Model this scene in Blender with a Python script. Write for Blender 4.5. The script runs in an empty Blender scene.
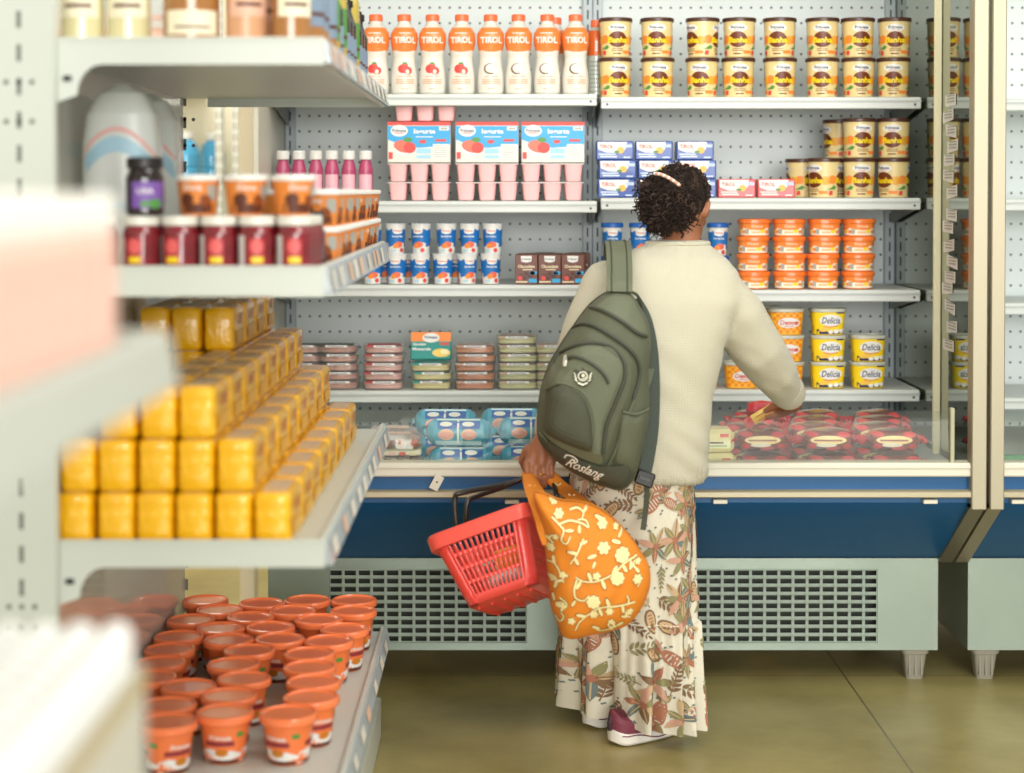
import bpy, bmesh, math, random
from mathutils import Vector, Matrix, Euler, noise
random.seed(7)
R = math.radians
sc = bpy.context.scene
COL = sc.collection

# ------------------------------------------------------------------ camera, world, lights, exposure
FPX = 1800.0; CAMZ = 1.475; TH = R(1.2)
CX = 505.0; CY = 192.0 + FPX*math.tan(TH)
cam_d = bpy.data.cameras.new('camera'); cam = bpy.data.objects.new('camera', cam_d); COL.objects.link(cam)
cam.location = (0, 0, CAMZ); cam.rotation_euler = (R(90)-TH, 0, 0)
cam_d.sensor_width = 36; cam_d.sensor_fit = 'HORIZONTAL'; cam_d.lens = FPX/1024*36
cam_d.shift_x = (512-CX)/1024; cam_d.shift_y = -(386.5-CY)/1024
cam_d.clip_start = .05; cam_d.clip_end = 60
cam_d.dof.use_dof = True; cam_d.dof.focus_distance = 5.1
cam_d.dof.aperture_fstop = (cam_d.lens/1000)/0.033
sc.camera = cam

w = bpy.data.worlds.new('world'); sc.world = w; w.use_nodes = True
bg = w.node_tree.nodes['Background']; bg.inputs[0].default_value = (1, .98, .92, 1); bg.inputs[1].default_value = .6

def area(name, loc, rot, sx, sy, power, color):
    l = bpy.data.lights.new(name, 'AREA'); l.shape = 'RECTANGLE'; l.size = sx; l.size_y = sy
    l.energy = power; l.color = color
    o = bpy.data.objects.new(name, l); o.location = loc; o.rotation_euler = rot; COL.objects.link(o); return o
area('ceiling_lamp', (.35, 3.3, 3.3), (0, 0, 0), 3.4, 1.2, 30, (1, .97, .89))
area('ceiling_lamp_rear', (1.5, .9, 3.2), (R(6), R(30), 0), 1.6, 1.6, 62, (1, .97, .89))
area('ceiling_lamp_far', (-2.4, 7.6, 3.3), (0, 0, 0), 2.5, 1.2, 90, (1, .93, .8))
area('front_fill', (1.2, -12.0, 2.6), (R(87), 0, R(3)), 10.0, 4.5, 1900, (1, .99, .96))  # added broad fill behind the camera, evens out the case interior
area('case_fill', (1.1, 3.45, 2.95), (R(52), 0, 0), 4.2, .9, 36, (1, .98, .92))  # added fill light tilted at the case to brighten its shelves
area('case_canopy_lamp', (.3, 5.34, 2.33), (R(28), 0, 0), 2.1, .12, 3, (1, .98, .9))
area('case_canopy_lamp_right', (2.5, 5.34, 2.33), (R(28), 0, 0), 2.1, .12, 3, (1, .98, .9))
vs = sc.view_settings; vs.view_transform = 'Standard'; vs.look = 'None'; vs.gamma = 1; vs.exposure = -0.05; vs.use_curve_mapping = False

# ------------------------------------------------------------------ pixel -> place helpers
_c, _s = math.cos(TH), math.sin(TH)
def P(px, py, Y):
    t = (CY-py)/FPX
    z = Y*(t*_c-_s)/(_c+t*_s); d = Y*_c-z*_s
    return Vector(((px-CX)*d/FPX, Y, z+CAMZ))
def YAT(py, Z):
    t = (CY-py)/FPX; return (Z-CAMZ)*(_c+t*_s)/(t*_c-_s)
def XAT(px, Y, Z=1.0):
    return (px-CX)*(Y*_c-(Z-CAMZ)*_s)/FPX
def ZAT(py, Y): return P(CX, py, Y).z

# ------------------------------------------------------------------ materials
def lin(h):
    h = h.lstrip('#'); o = []
    for i in (0, 2, 4):
        c = int(h[i:i+2], 16)/255; o.append(c/12.92 if c <= .04045 else ((c+.055)/1.055)**2.4)
    return (o[0], o[1], o[2], 1)
MATS = {}
def mat(name, hexc, rough=.5, metal=0., spec=.5, var=0., vscale=8., bump=0., bscale=60., coat=0., sss=0.):
    if name in MATS: return MATS[name]
    m = bpy.data.materials.new(name); m.use_nodes = True; nt = m.node_tree; b = nt.nodes['Principled BSDF']
    b.inputs['Base Color'].default_value = lin(hexc); b.inputs['Roughness'].default_value = rough
    b.inputs['Metallic'].default_value = metal; b.inputs['Specular IOR Level'].default_value = spec
    b.inputs['Coat Weight'].default_value = coat
    if var or bump:
        tc = nt.nodes.new('ShaderNodeTexCoord')
    if var:
        n = nt.nodes.new('ShaderNodeTexNoise'); n.inputs['Scale'].default_value = vscale; n.inputs['Detail'].default_value = 5
        nt.links.new(tc.outputs['Object'], n.inputs['Vector'])
        r = nt.nodes.new('ShaderNodeValToRGB'); c = lin(hexc)
        r.color_ramp.elements[0].position = .3; r.color_ramp.elements[1].position = .7
        r.color_ramp.elements[0].color = [x*(1-var) for x in c[:3]]+[1]; r.color_ramp.elements[1].color = [min(1, x*(1+var)) for x in c[:3]]+[1]
        nt.links.new(n.outputs['Fac'], r.inputs[0]); nt.links.new(r.outputs[0], b.inputs['Base Color'])
    if bump:
        n2 = nt.nodes.new('ShaderNodeTexNoise'); n2.inputs['Scale'].default_value = bscale; n2.inputs['Detail'].default_value = 3
        nt.links.new(tc.outputs['Object'], n2.inputs['Vector'])
        bp = nt.nodes.new('ShaderNodeBump'); bp.inputs['Strength'].default_value = bump; bp.inputs['Distance'].default_value = .01
        nt.links.new(n2.outputs['Fac'], bp.inputs['Height']); nt.links.new(bp.outputs[0], b.inputs['Normal'])
    MATS[name] = m; return m
def clear(name, tint, gloss=.12, rough=.03, opac=0., body='#ffffff'):
    """thin clear film or glass: transparent mixed with a gloss and some body"""
    if name in MATS: return MATS[name]
    m = bpy.data.materials.new(name); m.use_nodes = True; nt = m.node_tree; nt.nodes.clear()
    out = nt.nodes.new('ShaderNodeOutputMaterial'); tr = nt.nodes.new('ShaderNodeBsdfTransparent'); tr.inputs[0].default_value = lin(tint)
    gl = nt.nodes.new('ShaderNodeBsdfGlossy'); gl.inputs['Roughness'].default_value = rough
    lw = nt.nodes.new('ShaderNodeLayerWeight'); lw.inputs[0].default_value = .25
    mr = nt.nodes.new('ShaderNodeMapRange'); mr.inputs[3].default_value = gloss; mr.inputs[4].default_value = .8
    nt.links.new(lw.outputs['Facing'], mr.inputs[0])
    mx = nt.nodes.new('ShaderNodeMixShader'); nt.links.new(mr.outputs[0], mx.inputs[0]); nt.links.new(tr.outputs[0], mx.inputs[1]); nt.links.new(gl.outputs[0], mx.inputs[2])
    if opac:
        df = nt.nodes.new('ShaderNodeBsdfDiffuse'); df.inputs[0].default_value = lin(body)
        m2 = nt.nodes.new('ShaderNodeMixShader'); m2.inputs[0].default_value = opac
        nt.links.new(mx.outputs[0], m2.inputs[1]); nt.links.new(df.outputs[0], m2.inputs[2]); mx = m2
    nt.links.new(mx.outputs[0], out.inputs[0]); MATS[name] = m; return m

# ------------------------------------------------------------------ mesh builder
class MB:
    def __init__(s): s.v = []; s.f = []; s.m = []; s.mats = []; s.M = None
    def mi(s, m):
        if m not in s.mats: s.mats.append(m)
        return s.mats.index(m)
    def add(s, vs, fs, m):
        o = len(s.v); k = s.mi(m)
        if s.M is not None: vs = [s.M @ Vector(v) for v in vs]
        s.v += [tuple(v) for v in vs]
        for f in fs: s.f.append(tuple(i+o for i in f)); s.m.append(k)
    def box(s, x0, x1, y0, y1, z0, z1, m, b=.0):
        if b <= 0:
            s.add([(x, y, z) for z in (z0, z1) for y in (y0, y1) for x in (x0, x1)],
                  [(0, 2, 3, 1), (4, 5, 7, 6), (0, 1, 5, 4), (2, 6, 7, 3), (0, 4, 6, 2), (1, 3, 7, 5)], m); return
        b = min(b, (x1-x0)*.45, (y1-y0)*.45, (z1-z0)*.45)
        X = (x0, x1); Y = (y0, y1); Z = (z0, z1); vs = []; idx = {}
        for i in (0, 1):
            for j in (0, 1):
                for k in (0, 1):
                    sx = 1-2*i; sy = 1-2*j; sz = 1-2*k
                    for a in range(3):
                        p = [X[i]+b*sx, Y[j]+b*sy, Z[k]+b*sz]; p[a] = (X[i], Y[j], Z[k])[a]
                        idx[i, j, k, a] = len(vs); vs.append(p)
        fs = []
        for a, (u, v) in ((0, (1, 2)), (1, (0, 2)), (2, (0, 1))):
            for e in (0, 1):
                q = []
                for (p, r) in ((0, 0), (1, 0), (1, 1), (0, 1)):
                    k = [0, 0, 0]; k[a] = e; k[u] = p; k[v] = r; q.append(idx[k[0], k[1], k[2], a])
                fs.append(q)
        for a in range(3):
            u, v = [t for t in range(3) if t != a]
            for p in (0, 1):
                for r in (0, 1):
                    k0 = [0, 0, 0]; k1 = [0, 0, 0]; k0[u] = k1[u] = p; k0[v] = k1[v] = r; k1[a] = 1
                    fs.append([idx[(*k0, u)], idx[(*k1, u)], idx[(*k1, v)], idx[(*k0, v)]])
        for i in (0, 1):
            for j in (0, 1):
                for k in (0, 1): fs.append([idx[i, j, k, 0], idx[i, j, k, 1], idx[i, j, k, 2]])
        s.add(vs, fs, m)
    def rings(s, rr, m, cap0=True, cap1=True, closed=True):
        """rr: list of rings (lists of points); m: one material or one per band"""
        n = len(rr[0])
        for i in range(len(rr)-1):
            mm = m[i] if isinstance(m, (list, tuple)) else m
            vs = list(rr[i])+list(rr[i+1])
            s.add(vs, [(j, (j+1) % n, n+(j+1) % n, n+j) for j in range(n if closed else n-1)], mm)
        m0 = m[0] if isinstance(m, (list, tuple)) else m; m1 = m[-1] if isinstance(m, (list, tuple)) else m
        if cap0: s.add(rr[0], [tuple(reversed(range(n)))], m0)
        if cap1: s.add(rr[-1], [tuple(range(n))], m1)
    def loft(s, prof, m, n=2., seg=28, cap0=True, cap1=True):
        """prof: (rx, ry, z) list; superellipse sections about the z axis"""
        rr = []
        for rx, ry, z in prof:
            ring = []
            for k in range(seg):
                a = 2*math.pi*k/seg; c = math.cos(a); t = math.sin(a)
                ring.append((rx*math.copysign(abs(c)**(2/n), c), ry*math.copysign(abs(t)**(2/n), t), z))
            rr.append(ring)
        s.rings(rr, m, cap0, cap1)
    def lathe(s, prof, m, seg=28, cap0=True, cap1=True): s.loft([(r, r, z) for r, z in prof], m, 2., seg, cap0, cap1)
    def tube(s, pts, r, m, seg=8, caps=True, flat=None, closed=False):
        pts = [Vector(p) for p in pts]; n = len(pts); rr = []; up = None
        for i, p in enumerate(pts):
            if closed: t = pts[(i+1) % n]-pts[i-1]
            else: t = pts[min(i+1, n-1)]-pts[max(i-1, 0)]
            t.normalize()
            if up is None:
                up = Vector((0, 0, 1)) if abs(t.z) < .9 else Vector((0, 1, 0))
            a = t.cross(up)
            if a.length < 1e-5: a = t.cross(Vector((1, 0, 0)))
            a.normalize(); b = a.cross(t).normalized(); up = b
            rad = r[i] if isinstance(r, (list, tuple)) else r
            ra, rb = (rad, rad) if flat is None else (rad*flat[0], rad*flat[1])
            rr.append([p+a*math.cos(2*math.pi*k/seg)*ra+b*math.sin(2*math.pi*k/seg)*rb for k in range(seg)])
        if closed: rr.append(rr[0])
        s.rings(rr, m, caps and not closed, caps and not closed)
    def caps(s, pts, rad, m, seg=14):
        """rounded limb: tube with hemispherical ends"""
        pts = [Vector(p) for p in pts]; P2 = []; R2 = []
        d0 = (pts[0]-pts[1]).normalized(); d1 = (pts[-1]-pts[-2]).normalized()
        for a in (88, 60, 30): P2.append(pts[0]+d0*rad[0]*math.sin(R(a))); R2.append(rad[0]*math.cos(R(a)))
        P2 += pts; R2 += list(rad)
        for a in (30, 60, 88): P2.append(pts[-1]+d1*rad[-1]*math.sin(R(a))); R2.append(rad[-1]*math.cos(R(a)))
        s.tube(P2, R2, m, seg)
    def ell(s, c, r, m, seg=20, nr=12, rot=None):
        rr = []; c = Vector(c)
        for i in range(nr+1):
            a = -math.pi/2+math.pi*(i+.02)/(nr+.04); q = []
            for k in range(seg):
                b = 2*math.pi*k/seg
                v = Vector((r[0]*math.cos(a)*math.cos(b), r[1]*math.cos(a)*math.sin(b), r[2]*math.sin(a)))
                if rot is not None: v = rot @ v
                q.append(c+v)
            rr.append(q)
        s.rings(rr, m)
    def prism(s, poly, fn0, fn1, m):
        """poly of 2-D points extruded between fn0(p) and fn1(p)"""
        n = len(poly); a = [fn0(p) for p in poly]; b = [fn1(p) for p in poly]
        s.add(a+b, [tuple(range(n)), tuple(reversed(range(n, 2*n)))]+[(j, (j+1) % n, n+(j+1) % n, n+j) for j in range(n)], m)
    # ---- printed decals on a surface fn(x, z, eps)
    def drect(s, fn, x0, x1, z0, z1, m, e=.0005, nx=6, nz=1):
        vs = [fn(x0+(x1-x0)*i/nx, z0+(z1-z0)*j/nz, e) for j in range(nz+1) for i in range(nx+1)]
        s.add(vs, [(j*(nx+1)+i, j*(nx+1)+i+1, (j+1)*(nx+1)+i+1, (j+1)*(nx+1)+i) for j in range(nz) for i in range(nx)], m)
    def dell(s, fn, x, z, rx, rz, m, e=.0008, seg=18, rot=0., nr=2):
        c, t = math.cos(rot), math.sin(rot); vs = [fn(x, z, e)]; fs = []
        for r in range(1, nr+1):
            for k in range(seg):
                a = 2*math.pi*k/seg; u = rx*r/nr*math.cos(a); v = rz*r/nr*math.sin(a)
                vs.append(fn(x+u*c-v*t, z+u*t+v*c, e))
        for k in range(seg): fs.append((0, 1+k, 1+(k+1) % seg))
        for r in range(1, nr):
            o = 1+(r-1)*seg; p = 1+r*seg
            for k in range(seg): fs.append((o+k, p+k, p+(k+1) % seg, o+(k+1) % seg))
        s.add(vs, fs, m)
    def dpoly(s, fn, pts, m, e=.0008):
        n = len(pts); xs = sorted(set(round(p[0], 6) for p in pts)); step = max((xs[-1]-xs[0])/10, 1e-5); X = []
        for a, b in zip(xs, xs[1:]):
            q = max(1, int(math.ceil((b-a)/step))); X += [a+(b-a)*k/q for k in range(q)]
        X.append(xs[-1])
        for a, b in zip(X, X[1:]):
            mid = (a+b)/2; cr = []
            for k in range(n):
                (x0, z0), (x1, z1) = pts[k], pts[(k+1) % n]
                if (x0 < mid) != (x1 < mid): g = lambda x: z0+(z1-z0)*(x-x0)/(x1-x0); cr.append((g(mid), g(a), g(b)))
            cr.sort()
            for (_, a0, b0), (_, a1, b1) in zip(cr[::2], cr[1::2]): s.add([fn(a, a0, e), fn(b, b0, e), fn(b, b1, e), fn(a, a1, e)], [(0, 1, 2, 3)], m)
    def dline(s, fn, pts, wd, m, e=.0008):
        """ribbon of width wd (number or list) along a 2-D path"""
        n = len(pts); L = []; Q = []
        for i in range(n):
            a = pts[max(i-1, 0)]; b = pts[min(i+1, n-1)]; dx, dz = b[0]-a[0], b[1]-a[1]; l = math.hypot(dx, dz) or 1
            h = (wd[i] if isinstance(wd, (list, tuple)) else wd)/2
            L.append(fn(pts[i][0]-dz/l*h, pts[i][1]+dx/l*h, e)); Q.append(fn(pts[i][0]+dz/l*h, pts[i][1]-dx/l*h, e))
        s.add(L+Q, [(i, n+i, n+i+1, i+1) for i in range(n-1)], m)
    def dtext(s, fn, txt, x, z, wd, m, e=.0012, ht=None, bold=.02, shear=0., rot=0.):
        V, F = text_geo(txt, bold, shear)
        xs = [v[0] for v in V]; zs = [v[1] for v in V]; w0 = max(xs)-min(xs); h0 = max(zs)-min(zs)
        mx = (max(xs)+min(xs))/2; mz = (max(zs)+min(zs))/2; k = wd/w0; kz = ht/h0 if ht else k
        c, t = math.cos(rot), math.sin(rot)
        q = [((a-mx)*k, (b-mz)*kz) for a, b in V]
        s.add([fn(x+u*c-v*t, z+u*t+v*c, e) for u, v in q], F, m)
    def build(s, name, parent=None, angle=38, merge=False):
        me = bpy.data.meshes.new(name); me.from_pydata(s.v, [], s.f)
        for m in s.mats: me.materials.append(m)
        me.polygons.foreach_set('material_index', s.m); me.polygons.foreach_set('use_smooth', [True]*len(s.f))
        if merge:
            bm = bmesh.new(); bm.from_mesh(me); bmesh.ops.remove_doubles(bm, verts=bm.verts, dist=1e-5)
            bmesh.ops.recalc_face_normals(bm, faces=bm.faces); bm.to_mesh(me); bm.free()
        me.update(); me.set_sharp_from_angle(angle=R(angle))
        o = bpy.data.objects.new(name, me); COL.objects.link(o)
        if parent is not None: o.parent = parent
        return o
_TX = {}
def text_geo(txt, bold=.02, shear=0.):
    k = (txt, bold, shear)
    if k not in _TX:
        c = bpy.data.curves.new('t', 'FONT'); c.body = txt; c.size = 1; c.offset = bold; c.shear = shear; c.resolution_u = 2
        o = bpy.data.objects.new('t', c); COL.objects.link(o); dg = bpy.context.evaluated_depsgraph_get()
        me = o.evaluated_get(dg).to_mesh()
        _TX[k] = ([(v.co.x, v.co.y) for v in me.vertices], [tuple(p.vertices) for p in me.polygons])
        o.evaluated_get(dg).to_mesh_clear(); bpy.data.objects.remove(o); bpy.data.curves.remove(c)
    return _TX[k]
def flat(y): return lambda x, z, e: (x, y-e, z)
def wrap(prof, n=2.):
    """front of a lofted vessel: (x, z) seen from the front -> surface point"""
    def f(x, z, e):
        pr = prof
        if z <= pr[0][2]: rx, ry = pr[0][:2]
        elif z >= pr[-1][2]: rx, ry = pr[-1][:2]
        else:
            for a, b in zip(pr, pr[1:]):
                if a[2] <= z <= b[2] and b[2] > a[2]:
                    t = (z-a[2])/(b[2]-a[2]); rx = a[0]+(b[0]-a[0])*t; ry = a[1]+(b[1]-a[1])*t; break
        q = max(-.985, min(.985, x/rx)); return (q*rx, -ry*(1-abs(q)**n)**(1/n)-e, z)
    return f
def catmull(p, k=6, closed=True):
    n = len(p); o = []
    for i in range(n if closed else n-1):
        g = (lambda j: p[j % n]) if closed else (lambda j: p[max(0, min(n-1, j))])
        a, b, c, d = g(i-1), g(i), g(i+1), g(i+2)
        for s_ in range(k):
            t = s_/k
            o.append(tuple(.5*(2*b[q]+(c[q]-a[q])*t+(2*a[q]-5*b[q]+4*c[q]-d[q])*t*t+(3*b[q]-a[q]-3*c[q]+d[q])*t**3) for q in range(len(b))))
    if not closed: o.append(tuple(p[-1]))
    return o

# ------------------------------------------------------------------ objects
def tag(o, label=None, cat=None, group=None, kind=None):
    if label: o['label'] = label
    if cat: o['category'] = cat
    if group: o['group'] = group
    if kind: o['kind'] = kind
    return o
def thing(name, label, cat, loc=(0, 0, 0), rz=0., group=None):
    o = bpy.data.objects.new(name, None); o.empty_display_size = .05; COL.objects.link(o)
    o.location = loc; o.rotation_euler = (0, 0, rz); return tag(o, label, cat, group)
def structure(o): return tag(o, kind='structure')
def dup(root):
    r = root.copy(); COL.objects.link(r)
    for ch in list(root.children):
        c = ch.copy(); COL.objects.link(c); c.parent = r
        for g in list(ch.children):
            d = g.copy(); COL.objects.link(d); d.parent = c
    return r
class Proto:
    def __init__(s, fn): s.fn = fn; s.root = None
    def at(s, loc, label, cat, group=None, rz=0.):
        if s.root is None: s.root = s.fn(); o = s.root
        else: o = dup(s.root)
        o.location = loc; o.rotation_euler = (0, 0, rz); tag(o, label, cat, group); return o
ORD = ['first', 'second', 'third', 'fourth', 'fifth', 'sixth', 'seventh', 'eighth', 'ninth', 'tenth', 'eleventh', 'twelfth', 'thirteenth', 'fourteenth', 'fifteenth']

# common materials
WHITE = mat('white_paint', '#dbdfd8', .4); CREAM = mat('cream_paint', '#d6d2c0', .45)
GREY = mat('shelf_grey', '#ced2cd', .38, var=.04); DARK = mat('dark_gap', '#171814', .7); BLACK = mat('black_plastic', '#1b1a18', .4)
STEEL = mat('stainless', '#97a497', .34, metal=.4, var=.08, vscale=3, bump=.05, bscale=4)
ALU = mat('aluminium', '#a39b84', .38, metal=.45)
PWHITE = mat('print_white', '#e6e5df', .45); PRED = mat('print_red', '#d8433a', .45); PORANGE = mat('print_orange', '#f28a35', .42)
PNAVY = mat('print_navy', '#22365f', .45); PBLUE = mat('print_blue', '#2a5fae', .45); PSKY = mat('print_sky', '#27a3d6', .45)
PYEL = mat('print_yellow', '#f7d41e', .4); PGREEN = mat('print_green', '#4f8f3f', .45); PBROWN = mat('print_brown', '#5b2a16', .42)
PGREY = mat('print_grey', '#a9aaa2', .5); PPINK = mat('print_pink', '#eeb7b0', .45); PBEIGE = mat('print_beige', '#ead9b4', .45)
FILM = clear('clear_film', '#eef2ee', .08, .12, .08)

# ================================================================== the setting
def node_floor():
    m = bpy.data.materials.new('polished_concrete'); m.use_nodes = True; nt = m.node_tree; b = nt.nodes['Principled BSDF']; N = nt.nodes.new; L = nt.links.new
    tc = N('ShaderNodeTexCoord'); n1 = N('ShaderNodeTexNoise'); n1.inputs['Scale'].default_value = 1.6; n1.inputs['Detail'].default_value = 7; n1.inputs['Roughness'].default_value = .62
    L(tc.outputs['Object'], n1.inputs['Vector'])
    r = N('ShaderNodeValToRGB'); r.color_ramp.elements[0].position = .3; r.color_ramp.elements[1].position = .72
    r.color_ramp.elements[0].color = lin('#857845'); r.color_ramp.elements[1].color = lin('#b8aa6e'); L(n1.outputs['Fac'], r.inputs[0])
    sx = N('ShaderNodeSeparateXYZ'); L(tc.outputs['Object'], sx.inputs[0])
    def joint(out, pos, pitch):
        a = N('ShaderNodeMath'); a.operation = 'SUBTRACT'; L(out, a.inputs[0]); a.inputs[1].default_value = pos-pitch/2
        q = N('ShaderNodeMath'); q.operation = 'PINGPONG'; L(a.outputs[0], q.inputs[0]); q.inputs[1].default_value = pitch/2
        g = N('ShaderNodeMath'); g.operation = 'GREATER_THAN'; L(q.outputs[0], g.inputs[0]); g.inputs[1].default_value = pitch/2-.0028; return g.outputs[0]
    mx = N('ShaderNodeMath'); mx.operation = 'MAXIMUM'; L(joint(sx.outputs[0], 1.035, 3.), mx.inputs[0]); L(joint(sx.outputs[1], 5.46, 3.), mx.inputs[1])
    mc = N('ShaderNodeMix'); mc.data_type = 'RGBA'; L(mx.outputs[0], mc.inputs['Factor']); L(r.outputs[0], mc.inputs['A']); mc.inputs['B'].default_value = lin('#665d3c')
    L(mc.outputs['Result'], b.inputs['Base Color']); b.inputs['Roughness'].default_value = .36
    n2 = N('ShaderNodeTexNoise'); n2.inputs['Scale'].default_value = 9; L(tc.outputs['Object'], n2.inputs['Vector'])
    bp = N('ShaderNodeBump'); bp.inputs['Strength'].default_value = .06; bp.inputs['Distance'].default_value = .02; L(n2.outputs['Fac'], bp.inputs['Height']); L(bp.outputs[0], b.inputs['Normal'])
    return m
def node_peg(name, hexc, px=.0348, pz=.0535, r=.0042, ox=0., oz=0.):
    m = bpy.data.materials.new(name); m.use_nodes = True; nt = m.node_tree; b = nt.nodes['Principled BSDF']; N = nt.nodes.new; L = nt.links.new
    tc = N('ShaderNodeTexCoord'); sx = N('ShaderNodeSeparateXYZ'); L(tc.outputs['Object'], sx.inputs[0])
    def cell(out, pitch, off):
        a = N('ShaderNodeMath'); a.operation = 'ADD'; L(out, a.inputs[0]); a.inputs[1].default_value = 50*pitch+off
        q = N('ShaderNodeMath'); q.operation = 'MODULO'; L(a.outputs[0], q.inputs[0]); q.inputs[1].default_value = pitch
        s_ = N('ShaderNodeMath'); s_.operation = 'SUBTRACT'; L(q.outputs[0], s_.inputs[0]); s_.inputs[1].default_value = pitch/2
        p = N('ShaderNodeMath'); p.operation = 'POWER'; L(s_.outputs[0], p.inputs[0]); p.inputs[1].default_value = 2
        ab = N('ShaderNodeMath'); ab.operation = 'MULTIPLY'; L(s_.outputs[0], ab.inputs[0]); L(s_.outputs[0], ab.inputs[1]); return ab.outputs[0]
    ad = N('ShaderNodeMath'); ad.operation = 'ADD'; L(cell(sx.outputs[0], px, ox), ad.inputs[0]); L(cell(sx.outputs[2], pz, oz), ad.inputs[1])
    lt = N('ShaderNodeMath'); lt.operation = 'LESS_THAN'; L(ad.outputs[0], lt.inputs[0]); lt.inputs[1].default_value = r*r
    mc = N('ShaderNodeMix'); mc.data_type = 'RGBA'; L(lt.outputs[0], mc.inputs['Factor']); mc.inputs['A'].default_value = lin(hexc); mc.inputs['B'].default_value = lin('#2b2f30')
    L(mc.outputs['Result'], b.inputs['Base Color']); b.inputs['Roughness'].default_value = .45
    return m
mb = MB(); mb.box(-4.2, 5, -1.5, 10.5, -.05, 0, node_floor()); structure(mb.build('floor'))
mb = MB(); mb.box(-4.2, 5, 10.4, 10.5, 0, 3.6, mat('wall_cream', '#ece3c8', .7, var=.03, vscale=2)); structure(mb.build('wall_back'))
mb = MB(); mb.box(-4.3, -4.2, -1.5, 10.5, 0, 3.6, mat('wall_cream', '#ece3c8', .7)); structure(mb.build('wall_left'))
mb = MB(); mb.box(-.94, -.883, 6.35, 6.42, 0, 3.3, mat('column_cream', '#f0e4cc', .6), .006); structure(mb.build('trim_1'))

# ================================================================== refrigerated display cases
YF, YB, YS, YK = 5.04, 5.40, 5.80, 6.25
ZG0, ZG1 = .715, .858
PEG = node_peg('pegboard_blue_grey', '#dde5e4')
BLUE = mat('case_blue', '#0a5488', .35, spec=.35); MIRR = mat('end_glass', '#8c9484', .03, metal=.9)
GLASS = clear('case_glass', '#f8faf6', .025, .02, .008, '#c9d0c4')
def lattice(mb, fn, nc, nr, fx, fz, m, mu=0., mv=0.):
    """sheet fn(u,v) pierced by nc x nr slots; fx, fz = open fraction of each cell"""
    us = [0.]; vsn = [0.]; uh = []; vh = []
    def cuts(n, f, mg):
        c = [0.]; hole = [];
        if mg > 0: c.append(mg); hole.append(False)
        cell = (1-2*mg)/n
        for i in range(n):
            a = mg+cell*i; c += [a+cell*(1-f)/2, a+cell*(1+f)/2]; hole += [False, True]
            if i == n-1: c.append(1-mg if mg > 0 else 1.); hole.append(False)
        if mg > 0: c.append(1.); hole.append(False)
        return c, hole
    cu, hu = cuts(nc, fx, mu); cv, hv = cuts(nr, fz, mv)
    nu = len(cu); vs = [fn(u, v) for v in cv for u in cu]
    fs = [(j*nu+i, j*nu+i+1, (j+1)*nu+i+1, (j+1)*nu+i) for j in range(len(cv)-1) for i in range(nu-1) if not (hu[i] and hv[j])]
    mb.add(vs, fs, m)
def sheet_finish(o, th, off=0.):
    bm = bmesh.new(); bm.from_mesh(o.data); bmesh.ops.remove_doubles(bm, verts=bm.verts, dist=1e-5); bm.to_mesh(o.data); bm.free()
    md = o.modifiers.new('thickness', 'SOLIDIFY'); md.thickness = th; md.offset = off
def along(poly, x0, x1, mb, m): mb.prism(poly, lambda p: (x0, p[0], p[1]), lambda p: (x1, p[0], p[1]), m)

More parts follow.
